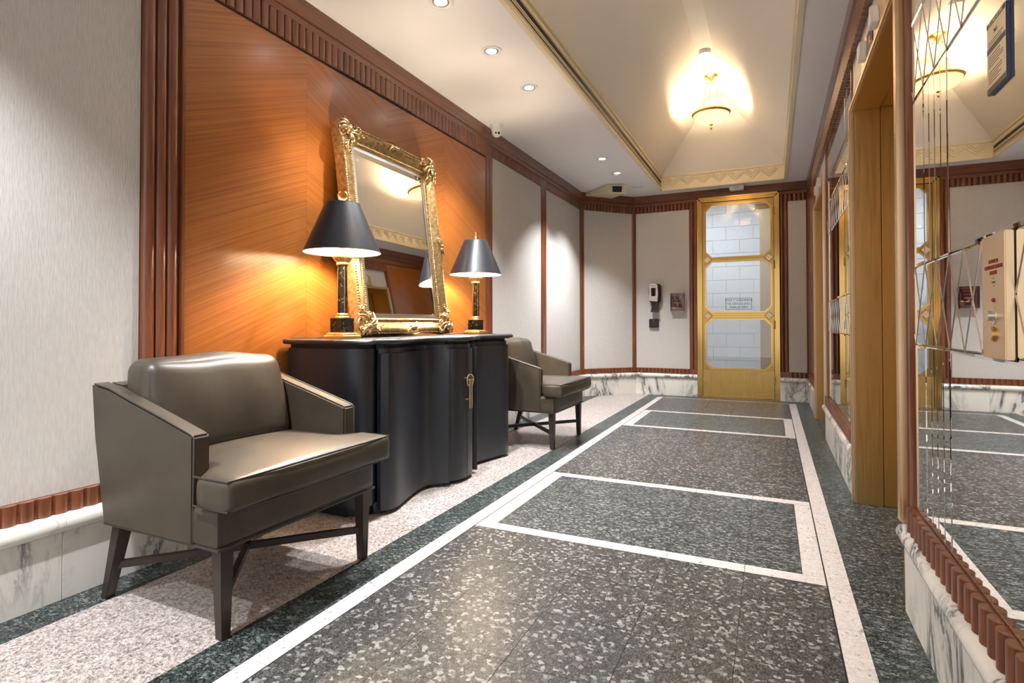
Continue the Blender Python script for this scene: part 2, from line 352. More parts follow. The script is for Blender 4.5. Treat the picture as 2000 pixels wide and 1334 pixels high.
def chevrons(axis):
    """stepped zigzag relief bands along a cornice face"""
    mb = MB(); per = .20; z0, z1 = ZC+.045, ZV0-.035
    L0, L1 = (KX0+.06, KX1-.04) if axis == 'x' else (KY0+.3, KY1-.06)
    n = int((L1-L0)/per); hh = z1-z0
    for i in range(n):
        for k, off in enumerate((0, .028, .056)):
            for sgn in (-1, 1):
                mid = L0+per*(i+.5); a, b = mid+sgn*.004, mid+sgn*(.096-off*0)
                za, zb = z0+off*1.2, min(z1, z0+off*1.2+.085)
                dz = zb-za
                for (p, q) in (((a, za), (a+(b-a)*dz/.085, zb)),):
                    t = .007
                    if axis == 'x':
                        y = KY1-.008; vs = [(p[0], y-.012, p[1]), (q[0], y-.012, q[1]), (q[0], y-.001, q[1]+t*1.4), (p[0], y-.001, p[1]+t*1.4), (p[0], y-.001, p[1]-t*.3), (q[0], y-.001, q[1]-t*.3)]
                    else:
                        x = KX1-.008; vs = [(x-.010, p[0], p[1]), (x-.010, q[0], q[1]), (x-.001, q[0], q[1]+t*1.4), (x-.001, p[0], p[1]+t*1.4), (x-.001, p[0], p[1]-t*.3), (x-.001, q[0], q[1]-t*.3)]
                    mb.add(vs, [(0, 1, 2, 3), (0, 4, 5, 1), (0, 3, 4), (1, 5, 2)])
    return mb
tag(chevrons('x').build('chevron_relief', 'cornice_paint', ceiling), kind='stuff'); tag(chevrons('y').build('chevron_relief', 'cornice_paint', ceiling), kind='stuff')

# wall runs: a local frame along each wall
class Run:
    def __init__(s, p0, p1):
        s.p0 = Vector((*p0, 0)); d = Vector((*p1, 0))-s.p0; s.L = d.length; s.t = d.normalized(); s.n = Vector((s.t.y, -s.t.x, 0)); s.rz = math.atan2(s.n.y, s.n.x)
    def P(s, a, o, z): return s.p0+s.t*a+s.n*o+Vector((0, 0, z))
    def prof(s, poly, a0, a1): return MB().prism(poly, lambda o, z, h: s.P(h, o, z), a0, a1)
    def rect(s, a0, a1, o0, o1, z0, z1): return s.prof([(o0, z0), (o1, z0), (o1, z1), (o0, z1)], a0, a1)
_fl = {}
def flute_mesh(r, h, d=1.0):
    k = (r, round(h, 4), d)
    if k not in _fl:
        n = 8; _fl[k] = MB().prism([(r*d*math.sin(PI*i/n)+.0, -r*math.cos(PI*i/n)) for i in range(n+1)]+[(-.006, r), (-.006, -r)], lambda a, b, z: (a, b, z), 0, h).mesh('flute', 'mahogany_flute', 35)
    return _fl[k]
PIT = .0515
def flutes(run, parent, a0, a1, o, z0, z1, far=99., d=.85, r=PIT*.49):
    n = max(1, int(round((a1-a0)/PIT))); me = flute_mesh(r, z1-z0, d); rest = MB()
    for i in range(n):
        a = a0+(i+.5)*(a1-a0)/n; p = run.P(a, o, z0)
        if p.y < far: inst('flute', me, parent, p, run.rz)
        else:
            cs, sn = math.cos(run.rz), math.sin(run.rz)
            vs = [(p.x+v.co.x*cs-v.co.y*sn, p.y+v.co.x*sn+v.co.y*cs, p.z+v.co.z) for v in me.vertices]
            rest.add(vs, [tuple(f.vertices) for f in me.polygons])
    if rest.v: tag(rest.build('flute_run', 'mahogany_flute', parent, 35), kind='stuff')
def bull(o0, o1, z0, z1, n=8):
    r = (z1-z0)/2; zc = (z0+z1)/2
    return [(o0, z0), (o1-r, z0)]+[(o1-r+r*math.sin(PI*i/n), zc-r*math.cos(PI*i/n)) for i in range(1, n)]+[(o1-r, z1), (o0, z1)]
def base(run, parent, a0, a1, o, joints, ob, zb=.245, zt=.303):
    cuts = [a0]+[j for j in joints if a0 < j < a1]+[a1]
    for p, q in zip(cuts, cuts[1:]):
        run.rect(p+.0006, q-.0006, -.02, o, 0, zb).build('marble_slab', 'marble', parent, None, .0015)
        run.prof(bull(-.02, ob, zb, zt), p+.0006, q-.0006).build('marble_cap', 'marble', parent, 35)
def crown(run, parent, a0, a1, o, mat, zf=2.685):
    run.prof([(-.02, ZC), (-.02, zf), (o-.006, zf), (o-.006, 2.722), (o-.012, 2.726), (o, 2.732), (o, ZC)], a0, a1).build('crown_board', mat, parent, 30)
FIL = .012
# ---- left wall
XL = -2.415
RL = Run((XL, -2.0), (XL, 7.42)); RL.n = Vector((1, 0, 0)); RL.rz = 0
aL = lambda y: y+2.0
wall_left = box(XL-.12, XL, -2, 7.5, 0, ZC+.06).build('wall_left', 'mahogany_y'); tag(wall_left, 'long wall with woven fabric panels and a glossy wood veneer bay', None, None, 'structure')
for y0, y1 in ((-2.0, 1.447), (4.688, 5.935), (6.085, 7.36)):
    RL.rect(aL(y0), aL(y1), 0, .008, .372, 2.592).build('fabric_panel', 'wall_fabric', wall_left, None, .002)
VY = [1.632, 2.362, 3.094, 3.835, 4.545]
for i in range(4): RL.rect(aL(VY[i])+.0004, aL(VY[i+1])-.0004, 0, .016, .372, 2.56).build('veneer_panel', 'veneer_rise' if i % 2 == 0 else 'veneer_fall', wall_left)
for i, (a, b) in enumerate(((1.449, 1.503), (1.503, 1.552), (1.552, 1.603))):
    r = (b-a)/2; inst('pilaster_flute', flute_mesh(round(r, 4), 2.38, .9), wall_left, RL.P(aL((a+b)/2), .012, .305))
RL.rect(aL(1.603), aL(1.614), 0, .010, .305, 2.685).build('shadow_gap', 'slot_black', wall_left); RL.rect(aL(1.614), aL(1.632), 0, .03, .305, 2.685).build('stile', 'mahogany_z', wall_left, None, .003)
RL.rect(aL(1.449), aL(1.614), 0, .012, .305, 2.685).build('pilaster_back', 'mahogany_z', wall_left)
def stile(run, parent, a0, a1, z0=.303, z1=2.69, o=.022):
    w = a1-a0; run.prof([(0, 0), (o*.6, 0)], 0, 0) if False else None
    poly = [(0, a0), (o*.7, a0), (o, a0+w*.2), (o*.8, a0+w*.45), (o*.8, a0+w*.55), (o, a0+w*.8), (o*.7, a1), (0, a1)]
    MB().prism(poly, lambda oo, a, z: run.P(a, oo, z), z0, z1).build('stile', 'mahogany_z', parent, 40)
stile(RL, wall_left, aL(4.545), aL(4.62)); stile(RL, wall_left, aL(4.62), aL(4.69)); stile(RL, wall_left, aL(5.935), aL(6.085)); stile(RL, wall_left, aL(7.36), aL(7.44))
trim_1 = RL.rect(0, RL.L+.05, 0, .006, 2.592, ZC).build('trim_1', 'mahogany_y'); tag(trim_1, 'dark wood crown with short reeded band along the long wall', None, None, 'structure')
crown(RL, trim_1, 0, RL.L+.05, .034, 'mahogany_y')
flutes(RL, trim_1, aL(-.2), aL(1.44), .004, 2.592, 2.685); flutes(RL, trim_1, aL(1.632), aL(4.545), .012, 2.556, 2.683); flutes(RL, trim_1, aL(4.69), aL(5.935), .002, 2.592, 2.685, 5.2); flutes(RL, trim_1, aL(6.085), aL(7.36), .002, 2.592, 2.685, 5.2)
RL.rect(aL(1.632), aL(4.545), 0, .019, 2.545, 2.557).build('band_shadow_line', 'slot_black', trim_1)  # black strip stands in for the shadow line below the flutes
RL.rect(aL(3.094)-.028, aL(3.094)+.028, 0, .026, 2.556, 2.684).build('keystone_block', 'mahogany_z', trim_1, None, .003)
baseboard_left = RL.rect(0, RL.L+.05, 0, .03, 0, .372).build('baseboard_left', 'mahogany_y'); tag(baseboard_left, 'white veined marble skirting with reeded wood band along the long wall', None, None, 'structure')
base(RL, baseboard_left, 0, RL.L+.05, .075, [aL(1.144+.77*i) for i in range(-3, 9)], .102)
flutes(RL, baseboard_left, aL(.30), aL(1.447), .022, .303, .374); flutes(RL, baseboard_left, aL(1.632), aL(4.545), .022, .303, .374, 2.3); flutes(RL, baseboard_left, aL(4.69), aL(7.36), .022, .303, .374, 4.7)
# ---- corner wall
RD = Run((XL, 7.40), (-1.80, 8.04)); RD.n = Vector((RD.t.y, -RD.t.x, 0)); RD.rz = math.atan2(RD.n.y, RD.n.x)
wall_corner = RD.rect(0, RD.L, -.12, 0, 0, ZC+.06).build('wall_corner', 'mahogany_z'); tag(wall_corner, 'narrow angled wall with one fabric panel between two stiles', None, None, 'structure')
RD.rect(.055, RD.L-.045, 0, .008, .372, 2.592).build('fabric_panel', 'wall_fabric', wall_corner, None, .002)
stile(RD, wall_corner, .0, .055); stile(RD, wall_corner, RD.L-.045, RD.L+.01)
trim_2 = RD.rect(-.03, RD.L+.03, 0, .006, 2.592, ZC).build('trim_2', 'mahogany_x'); tag(trim_2, 'dark wood crown piece on the narrow angled wall', None, None, 'structure')
crown(RD, trim_2, -.03, RD.L+.03, .034, 'mahogany_x'); flutes(RD, trim_2, .055, RD.L-.045, .002, 2.592, 2.685)
baseboard_corner = RD.rect(0, RD.L, 0, .03, 0, .372).build('baseboard_corner', 'mahogany_x'); tag(baseboard_corner, 'marble skirting on the narrow angled wall', None, None, 'structure')
base(RD, baseboard_corner, -.02, RD.L+.02, .075, [], .102); flutes(RD, baseboard_corner, .055, RD.L-.045, .022, .303, .374)
# ---- back wall
YB = 8.04
RB = Run((-1.80, YB), (.45, YB)); RB.n = Vector((0, -1, 0)); RB.rz = -PI/2
aB = lambda x: x+1.80
DX0, DX1, DZ = -.925, .095, 2.725
bw = MB(); bw.box(-2.5, DX0, YB, YB+.14, 0, ZC+.06).box(DX1, .6, YB, YB+.14, 0, ZC+.06).box(DX0, DX1, YB, YB+.14, DZ, ZC+.06)
wall_back = bw.build('wall_back', 'mahogany_z'); tag(wall_back, 'end wall with fabric panels either side of the brass door', None, None, 'structure')
RB.rect(aB(-1.775), aB(-1.035), 0, .008, .372, 2.592).build('fabric_panel', 'wall_fabric', wall_back, None, .002)
RB.rect(aB(.198), aB(.405), 0, .008, .372, 2.592).build('fabric_panel', 'wall_fabric', wall_back, None, .002)
stile(RB, wall_back, 0, aB(-1.775)); stile(RB, wall_back, aB(.405), aB(.44))
for a, b in ((-1.035, DX0), (DX1, .198)):
    for i in range(2):
        q = (b-a)/2; inst('door_side_flute', flute_mesh(round(q/2, 4), 2.42, .55), wall_back, RB.P(aB(a+q*(i+.5)), .004, .303), RB.rz)
trim_3 = RB.rect(0, RB.L, 0, .006, DZ+.0, ZC).build('trim_3', 'mahogany_x'); tag(trim_3, 'dark wood crown above the brass door', None, None, 'structure')
crown(RB, trim_3, -.03, aB(DX0), .034, 'mahogany_x'); crown(RB, trim_3, aB(DX1), RB.L, .034, 'mahogany_x'); RB.rect(aB(DX0), aB(DX1), 0, .034, DZ, ZC).build('crown_board', 'mahogany_x', trim_3)
flutes(RB, trim_3, aB(-1.775), aB(-1.035), .002, 2.592, 2.685); flutes(RB, trim_3, aB(.198), aB(.405), .002, 2.592, 2.685)
baseboard_back = MB().box(-1.8, DX0, YB-.03, YB, 0, .372).box(DX1, .45, YB-.03, YB, 0, .372).build('baseboard_back', 'mahogany_x'); tag(baseboard_back, 'veined marble skirting either side of the brass door', None, None, 'structure')
base(RB, baseboard_back, -.02, aB(DX0), .075, [aB(-1.36)], .102); base(RB, baseboard_back, aB(DX1), RB.L, .075, [], .102)
flutes(RB, baseboard_back, aB(-1.775), aB(-1.035), .022, .303, .374); flutes(RB, baseboard_back, aB(.198), aB(.405), .022, .303, .374)
# ---- right wall with two lift openings
XR = .45
RR = Run((XR, 8.04), (XR, -1.2)); RR.n = Vector((-1, 0, 0)); RR.rz = PI
aR = lambda y: 8.04-y
E1, E2 = (2.39, 3.62), (5.50, 6.64); EZ = 2.19
rw = MB()
for y0, y1, z0 in ((-1.2, E1[0]-.05, 0), (E1[1]+.05, E2[0]-.05, 0), (E2[1]+.05, 8.1, 0), (E1[0]-.05, E1[1]+.05, EZ+.04), (E2[0]-.05, E2[1]+.05, EZ+.04)): rw.box(XR, XR+.12, y0, y1, z0, ZC+.06)
wall_right = rw.build('wall_right', 'mahogany_y'); tag(wall_right, 'wall with two lift openings between mirrored bays', None, None, 'structure')
RR.rect(aR(7.90), aR(6.80), 0, .010, .372, 2.60).build('veneer_panel', 'veneer_fall', wall_right)
stile(RR, wall_right, 0.0, aR(7.90)); stile(RR, wall_right, aR(6.80), aR(6.70))
trim_4 = RR.rect(0, RR.L, 0, .008, 2.60, ZC).build('trim_4', 'mahogany_y'); tag(trim_4, 'dark wood crown with reeded band over lifts and mirrors', None, None, 'structure')
RR.prof([(-.02, ZC), (-.02, 2.61), (.022, 2.61), (.022, 2.68), (.030, 2.685), (.030, 2.735), (.040, 2.74), (.040, ZC)], 0, RR.L).build('crown_board', 'mahogany_y', trim_4, 30)
reed = MB().prism([(.019*math.cos(2*PI*i/14), .0245*math.sin(2*PI*i/14)) for i in range(14)], lambda a, b, z: (a, b, z), 0, .135).mesh('reed', 'mahogany_flute', 40)
rest = MB()
for k in range(int((6.80-1.2)/PIT)):
    y = 1.2+(k+.5)*PIT
    if y < 5.0: inst('reed', reed, trim_4, (.415, y, 2.475))
    else: rest.add([(v.co.x+.415, v.co.y+y, v.co.z+2.475) for v in reed.vertices], [tuple(f.vertices) for f in reed.polygons])
tag(rest.build('reed_run', 'mahogany_flute', trim_4, 40), kind='stuff')
baseboard_right = MB().box(XR-.01, XR+.1, -1.2, E1[0]-.06, 0, .30).box(XR-.01, XR+.1, E1[1]+.06, E2[0]-.06, 0, .30).box(XR-.01, XR+.1, E2[1]+.06, 8.04, 0, .30).build('baseboard_right', 'mahogany_y'); tag(baseboard_right, 'grey veined marble plinth with reeded wood band under the mirrors', None, None, 'structure')
for y0, y1, jn in ((2.345, -1.2, [1.62, .85, .1]), (5.52, 3.69, [4.6]), (7.98, 6.70, [7.3])):
    base(RR, baseboard_right, aR(y0), aR(y1), .035, [aR(j) for j in jn], .062)
    flutes(RR, baseboard_right, aR(y0-.06), aR(y1 if y1 > 0 else .9)-(.05 if y1 > 0 else 0), .020, .303, .382, 4.6 if y0 > 3 else 99, .95)

# ------------------------------------------------------------------ lifts
def lift(n, y0, y1, label):
    r = empty('door_%d' % n, (XR, (y0+y1)/2, 0), label, None, None, 'structure')
    xf, xs, xd = .42, .548, .72
    for yy, s in ((y1, 1), (y0, -1)):
        MB().add([], []); box(xf, xs, min(yy, yy+s*.05), max(yy, yy+s*.05), 0, EZ+.03).build('jamb', 'jamb_bronze', r, None, .003)
        box(xs+.004, xd, min(yy+s*.006, yy+s*.05), max(yy+s*.006, yy+s*.05), 0, EZ+.03).build('jamb', 'jamb_bronze', r, None, .003)
        yb = (yy, yy+s*.055); box(.402, .432, min(yb), max(yb), 0 if s > 0 else .30, EZ+.02).build('jamb_bead', 'brass_light', r, None, .008)
        yb = (yy+s*.055, yy+s*.145); MB().prism([(0, min(yb)), (.022, min(yb)+.015), (.030, (yb[0]+yb[1])/2-.01), (.026, (yb[0]+yb[1])/2+.015), (.014, max(yb)-.01), (0, max(yb))], lambda o, a, z: (.45-o, a, z), .30, 2.60).build('post', 'mahogany_z', r, 50)
    box(xf, xs, y0, y1, EZ, EZ+.04).build('soffit', 'jamb_bronze', r, None, .003); box(xs+.004, xd, y0, y1, EZ+.006, EZ+.04).build('soffit', 'jamb_bronze', r, None, .003)
    box(.402, .432, y0-.055, y1+.055, EZ, EZ+.035).build('lintel_bead', 'brass_light', r, None, .008)
    box(.428, .45, y0-.05, y1+.05, EZ+.03, 2.60).build('fascia', 'grey_panel', r)
    yc = (y0+y1)/2-.04
    pl = box(.417, .43, yc-.36, yc+.30, EZ+.045, EZ+.185).build('indicator_plate', 'brass_light', r, None, .002)
    box(.414, .418, yc-.06, yc+.10, EZ+.065, EZ+.165).build('floor_display', 'dark_lens', r)
    put_text('floor_arrow', 'L', .05, 'indicator_red', r, (.4135, yc+.02, EZ+.115), (0, -1, 0), (0, 0, 1))
    for dy in (-.19, .16):
        MB().prism([(-.042, -.04), (.042, -.04), (.012, .045), (-.012, .045)] if dy < 0 else [(-.042, .04), (-.012, -.045), (.012, -.045), (.042, .04)], lambda a, b, h: (h, yc+dy+a, EZ+.115+b), .385, .418).build('arrow_lantern', 'white_plastic', r, None, .004)
    for k, (a, b) in enumerate(((y0, (y0+y1)/2-.004), ((y0+y1)/2+.004, y1))):
        dd = box(xd-.03, xd, a, b, .006, EZ+.02).build('lift_door', 'bronze_satin', r, None, .003)
    box(xd-.05, xd+.02, y0, y1, -.002, .003).build('sill', 'bronze_satin', r)
    box(xd, xd+.02, y0-.1, y1+.1, 0, EZ+.2).build('shaft_back', 'slot_black', r)
    return r
lift(2, *E1, 'near lift doorway with deep bronze jambs and white arrow lanterns')
lift(3, *E2, 'far lift doorway with bronze jambs next to the end wall')

# ------------------------------------------------------------------ bevelled mirror bays
XM = .43
ZR = [.384, .930, 1.185, 1.737, 1.992, 2.60]
def pane(mb, y0, y1, z0, z1, g=.0010, bev=.009, d=.0012):
    y0 += g; y1 -= g; z0 += g; z1 -= g
    mb.add([(XM+.004, y0, z0), (XM+.004, y1, z0), (XM+.004, y1, z1), (XM+.004, y0, z1), (XM+d, y0, z0), (XM+d, y1, z0), (XM+d, y1, z1), (XM+d, y0, z1),
            (XM, y0+bev, z0+bev), (XM, y1-bev, z0+bev), (XM, y1-bev, z1-bev), (XM, y0+bev, z1-bev)],
           [(8, 9, 10, 11), (4, 5, 9, 8), (5, 6, 10, 9), (6, 7, 11, 10), (7, 4, 8, 11), (0, 1, 5, 4), (1, 2, 6, 5), (2, 3, 7, 6), (3, 0, 4, 7)])
    return mb
def ridge(p, q, wd=.0075, h=.0016):
    p = Vector((XM, *p)); q = Vector((XM, *q)); t = (q-p).normalized(); u = t.cross(Vector((1, 0, 0)))*wd/2; o = Vector((-h, 0, 0))
    return MB().add([p-u, p+u, p+o, q-u, q+u, q+o], [(0, 2, 5, 3), (2, 1, 4, 5), (0, 1, 2), (3, 5, 4), (0, 3, 4, 1)])
def mirror_bay(label, y0, y1, ystrip, org_y):
    r = empty('wall_mirror', (XM, org_y, ZR[0]), label, 'mirror', 'wall mirrors with diamond bands')
    box(XM+.004, XM+.012, y0, y1, ZR[0], ZR[-1]).build('backing', 'mirror_backing', r)
    ss = [y for y in ystrip if y0 < y < y1]
    for i in range(5):
        z0, z1 = ZR[i], ZR[i+1]
        if i in (1, 3):
            pane(MB(), y0, y1, z0, z1, bev=.004).build('mirror_pane', 'mirror_glass', r)
            per = .255; n0 = math.floor((y0-1.712)/(per/2)); n1 = math.ceil((y1-1.712)/(per/2))
            for k in range(n0, n1):
                a = 1.712+k*per/2
                if i == 1 and (k % 2) and not (1.80 < a < 2.30): continue
                for s in (-1, 1):
                    p, q = (a, z0), (a+s*per/2, z1)
                    for dd in ((p, q), ((a, z1), (a+s*per/2, z0))) if i == 1 else ((p, q),):
                        (ya, za), (yb, zb) = dd; lo, hi = y0+.004, y1-.004
                        if max(ya, yb) <= lo or min(ya, yb) >= hi: continue
                        f = lambda y: za+(zb-za)*(y-ya)/(yb-ya)
                        A, B = max(lo, min(hi, ya)), max(lo, min(hi, yb))
                        ridge((A, f(A)), (B, f(B))).build('bevel_line', 'mirror_bevel', r)
        else:
            cuts = sorted([y0, y1]+ss)
            for a, b in zip(cuts, cuts[1:]): pane(MB(), a, b, z0, z1, bev=.004 if b-a < .1 else .009).build('mirror_pane', 'mirror_glass', r)
    return r
mirror_bay('tall wall mirror with diamond cut bands beside the near lift', -.60, 2.243, [1.842, 1.905, 1.968, 2.030, 2.092, 1.05, .99, .93, .87, .81], 1.0)
mirror_bay('narrow wall mirror with diamond cut bands between the two lifts', 3.77, 5.35, [4.10, 4.04, 3.98, 5.02, 5.08, 5.14], 4.56)
single(box(XM-.002, XM+.02, -1.2, -.6, .384, 2.5), 'wall_right_end', 'mahogany_z', (0, 0, 0), 'plain wood end bay beside the near mirror', None, kind='structure')

# ------------------------------------------------------------------ brass emergency door
d1 = empty('door_1', ((DX0+DX1)/2, YB, 0), 'tall brass glazed door with three octagonal panes in end wall', None, None, 'structure')
YF = 7.975
def frame_bar(x0, x1, z0, z1):
    vert = (z1-z0) > (x1-x0)
    for k, (f0, f1, y) in enumerate(((0, .38, YF), (.34, .72, YF+.012), (.68, 1, YF+.024))):
        if vert:
            a, b = (x0+(x1-x0)*f0, x0+(x1-x0)*f1) if x0 < -.4 else (x1-(x1-x0)*f1, x1-(x1-x0)*f0)
            box(a, b, y, YB+.05, z0, z1-(x1-x0)*f0*1.0).build('door_frame', 'brass', d1, None, .005)
        else:
            a, b = z1-(z1-z0)*f1, z1-(z1-z0)*f0
            box(x0+(z1-z0)*f0, x1-(z1-z0)*f0, y, YB+.05, a, b).build('door_frame', 'brass', d1, None, .005)
frame_bar(DX0, DX0+.062, 0, DZ); frame_bar(DX1-.062, DX1, 0, DZ); frame_bar(DX0, DX1, DZ-.062, DZ)
box(DX0+.05, DX1-.05, YF-.02, YB+.08, 0, .006).build('threshold', 'bronze_satin', d1)
LX0, LX1, LZ1 = -.858, .028, 2.655; GX0, GX1 = -.812, -.008
YL = 8.012
def oct_(x0, x1, z0, z1, c): return [(x0+c, z0), (x1-c, z0), (x1, z0+c), (x1, z1-c), (x1-c, z1), (x0+c, z1), (x0, z1-c), (x0, z0+c)]
PZ = [(.402, 1.052), (1.165, 1.838), (1.905, 2.612)]
CH = .075
leaf = empty('tmp', (0, 0, 0), None); bpy.data.objects.remove(leaf)
def ring_face(outer, inner, y0, y1):
    """frame between an 8-gon opening and a rectangle given as 8 matching points"""
    mb = MB(); n = 8
    vs = [(x, y0, z) for x, z in outer]+[(x, y0, z) for x, z in inner]+[(x, y1, z) for x, z in outer]+[(x, y1, z) for x, z in inner]; fs = []
    for i in range(n):
        j = (i+1) % n; fs += [(i, j, n+j, n+i), (2*n+i, 3*n+i, 3*n+j, 2*n+j), (n+i, n+j, 3*n+j, 3*n+i), (i, 2*n+i, 2*n+j, j)]
    return mb.add(vs, fs)
cutsz = [.375, (1.052+1.165)/2, (1.838+1.905)/2, LZ1]
for i, (z0, z1) in enumerate(PZ):
    a, b = cutsz[i], cutsz[i+1]
    o = oct_(GX0, GX1, z0, z1, CH)
    outer = [(o[0][0], a), (o[1][0], a), (LX1, o[2][1]), (LX1, o[3][1]), (o[4][0], b), (o[5][0], b), (LX0, o[6][1]), (LX0, o[7][1])]
    mb = ring_face(outer, o, YL, YL+.045)
    # corner fills
    for (cx, cz, p, q) in ((LX0, a, 0, 7), (LX1, a, 1, 2), (LX1, b, 4, 3), (LX0, b, 5, 6)):
        mb.prism([(cx, cz), outer[p], outer[q]], lambda x, z, y: (x, y, z), YL, YL+.045)
    lf = mb.build('leaf_frame', 'brass_brushed', d1)
    mm = .016
    oi = oct_(GX0-mm, GX1+mm, z0-mm, z1+mm, CH+mm*.4); ii = oct_(GX0+.002, GX1-.002, z0+.002, z1-.002, CH)
    ring_face(oi, ii, YL-.010, YL+.004).build('glazing_bead', 'brass', lf, None, .002)
    ix = oct_(GX0-.03, GX1+.03, z0-.0, z1+.0, CH)
    gp = MB().prism(oct_(GX0-.008, GX1+.008, z0-.008, z1+.008, CH), lambda x, z, y: (x, y, z), YL+.018, YL+.024).build('glass_pane', 'door_glass', d1)
for zc in (cutsz[1], cutsz[2]):
    for dz in (-.018, .012): box(GX0+.08, GX1-.08, YL-.008, YL+.002, zc+dz, zc+dz+.010).build('rail_reed', 'brass', d1, None, .002)
    for xc in (GX0+.022, GX1-.022):
        q = .058; MB().loft([[(xc-q, YL, zc), (xc, YL, zc-q), (xc+q, YL, zc), (xc, YL, zc+q)], [(xc-q*.86, YL-.012, zc), (xc, YL-.012, zc-q*.86), (xc+q*.86, YL-.012, zc), (xc, YL-.012, zc+q*.86)]]).build('diamond_boss', 'brass_light', d1)
box(LX0, LX1, YL, YL+.045, .012, .375).build('kick_plate', 'kick_brass', d1, None, .002)
sg = MB()
for a in ((DX0+.055, LX0+.004, 0.012, LZ1+.01), (LX1-.004, DX1-.055, .012, LZ1+.01), (LX0, LX1, LZ1-.004, LZ1+.012)): sg.box(a[0], a[1], YL+.012, YL+.04, a[2], a[3])
sg.build('seal', 'slot_black', d1)
for z in (.20, .93, 1.72, 2.42):
    hg = MB(); hg.lathe([(.0, 0), (.012, 0), (.012, .11), (0, .11)], LX1+.006, YL-.006, 10, z); hg.build('hinge', 'bronze_satin', d1, 40)
MB().ball((-.83, YL-.006, 2.628), .009).build('screw_cap', 'bronze_satin', d1, 40)
put_text('door_lettering', 'EMERGENCY EXIT\nUNLOCKED BY\nFIRE ALARM', .042, 'black_ink', d1, (-.403, YL+.0165, 1.268), (1, 0, 0), (0, 0, 1), sx=-1, line=1.15)
bd = MB(); x0, x1, z0, z1 = -.566, -.240, 1.190, 1.346
for a in ((x0, x1, z0, z0+.005), (x0, x1, z1-.005, z1), (x0, x0+.005, z0, z1), (x1-.005, x1, z0, z1)): bd.box(a[0], a[1], YL+.0160, YL+.0170, a[2], a[3])
bd.build('lettering_border', 'black_ink', d1)
cl = MB().box(-.20, -.02, YL+.05, YL+.11, 2.53, 2.60); clo = cl.build('door_closer', 'bronze_satin', d1, None, .006)
MB().tube([(-.03, YL+.08, 2.58), (-.22, YL+.20, 2.55)], .012).build('closer_arm', 'bronze_satin', clo)

# ---- lobby beyond the door
fl2 = box(-2.1, .5, 8.14, 9.42, -.003, .002).build('floor_lobby', 'block_paint'); tag(fl2, 'pale lobby floor beyond the brass door', None, None, 'structure')
vb = empty('wall_beyond', (-.6, 9.4, 0), 'white painted block wall seen through the brass door', None, None, 'structure')
box(-2.2, .6, 9.45, 9.55, 0, 3.2).build('block_core', 'block_paint', vb)
bm_ = {}
for iz in range(15):
    off = .2 if iz % 2 else 0
    for ix in range(7):
        x0 = -2.05+ix*.4+off
        if x0+.4 < -1.75 or x0 > .1: continue
        if 'b' not in bm_: bm_['b'] = box(0, .397, 0, .05, 0, .209).mesh('block', 'block_paint', None, .002)
        inst('block', bm_['b'], vb, (x0, 9.42, .212*iz))
vr = box(-.155, .5, 9.0, 9.43, 0, 3.1).build('wall_pier', 'beige_paint'); tag(vr, 'beige pier behind the right edge of the brass door', None, None, 'structure')
MB().box(.10, .3, 8.18, 9.1, 0, 3.1).box(-2.2, -2.0, 8.18, 9.5, 0, 3.1).build('wall_lobby', 'beige_paint')['kind'] = 'structure'
MB().box(-2.2, .5, 8.18, 9.6, 3.0, 3.08).build('ceiling_lobby', 'ceiling_paint')['kind'] = 'structure'
vl = empty('lobby_fill_light', (-1.1, 8.4, 2.94), 'unseen ceiling panel added to light the lobby beyond the brass door', 'ceiling light')  # added out of view, placed to spread even light over the block wall
box(-1.9, -.3, 8.22, 8.58, 2.94, 2.999).build('housing', 'white_plastic', vl, None, .004); box(-1.88, -.32, 8.24, 8.56, 2.935, 2.941).build('diffuser', 'vest_fill', vl)
vc = empty('dome_camera', (-.36, 8.7, 3.0), 'small dark dome camera seen through the brass door top pane', 'camera')
MB().lathe([(0, 0), (.075, 0), (.08, -.03), (.0, -.03)], -.36, 8.7, 20, 3.0).build('base', 'white_plastic', vc, 40); MB().ball((-.36, 8.7, 2.965), .058, 14, 10).build('dome', 'dark_lens', vc, 60)

# ------------------------------------------------------------------ sideboard
CYM = 3.112; HW = .90; ZT = .922
def front(u):
    """front line of the sideboard, u = distance from its centre"""
    K = [(0, -1.775), (.06, -1.779), (.10, -1.793), (.13, -1.820), (.148, -1.856), (.152, -1.858), (.176, -1.800), (.20, -1.848), (.235, -1.880), (.27, -1.897), (.34, -1.900), (.45, -1.880), (.55, -1.852), (.65, -1.826), (.70, -1.820), (.735, -1.832), (.76, -1.862)]
    for (a, p), (b, q) in zip(K, K[1:]):
        if u <= b: t = (u-a)/(b-a); return p+(q-p)*t
    return K[-1][1]
us = [0, .03, .06, .08, .10, .115, .13, .148, .152, .176, .20, .217, .235, .252, .27, .30, .34, .39, .45, .50, .55, .60, .65, .70, .735, .76]
cab = empty('sideboard', (-2.1, CYM, 0), 'black lacquered serpentine sideboard with two curved doors and looped brass handles', 'sideboard')
side = [(.762, -1.892), (.785, -1.876), (.815, -1.872), (.85, -1.882), (.880, -1.908), (.900, -1.948), (.910, -2.0), (.912, -2.375)]
def plan(off, inner=False):
    pts = [(front(u)+off, u) for u in us]+[(x+off*(1 if x > -1.95 else 0), u+off*(0 if x > -1.87 else 1)) for u, x in side]
    return [(x, CYM-u) for x, u in reversed(pts)]+[(x, CYM+u) for x, u in pts[1:]]
body = plan(-.016)
MB().prism(body, lambda a, b, z: (a, b, z), .06, .872).build('body', 'lacquer_black', cab, 35)
MB().prism(plan(-.05), lambda a, b, z: (a, b, z), 0, .06).build('plinth', 'lacquer_black', cab, 35)
MB().prism(plan(-.03), lambda a, b, z: (a, b, z), .86, .892).build('top_rebate', 'slot_black', cab)
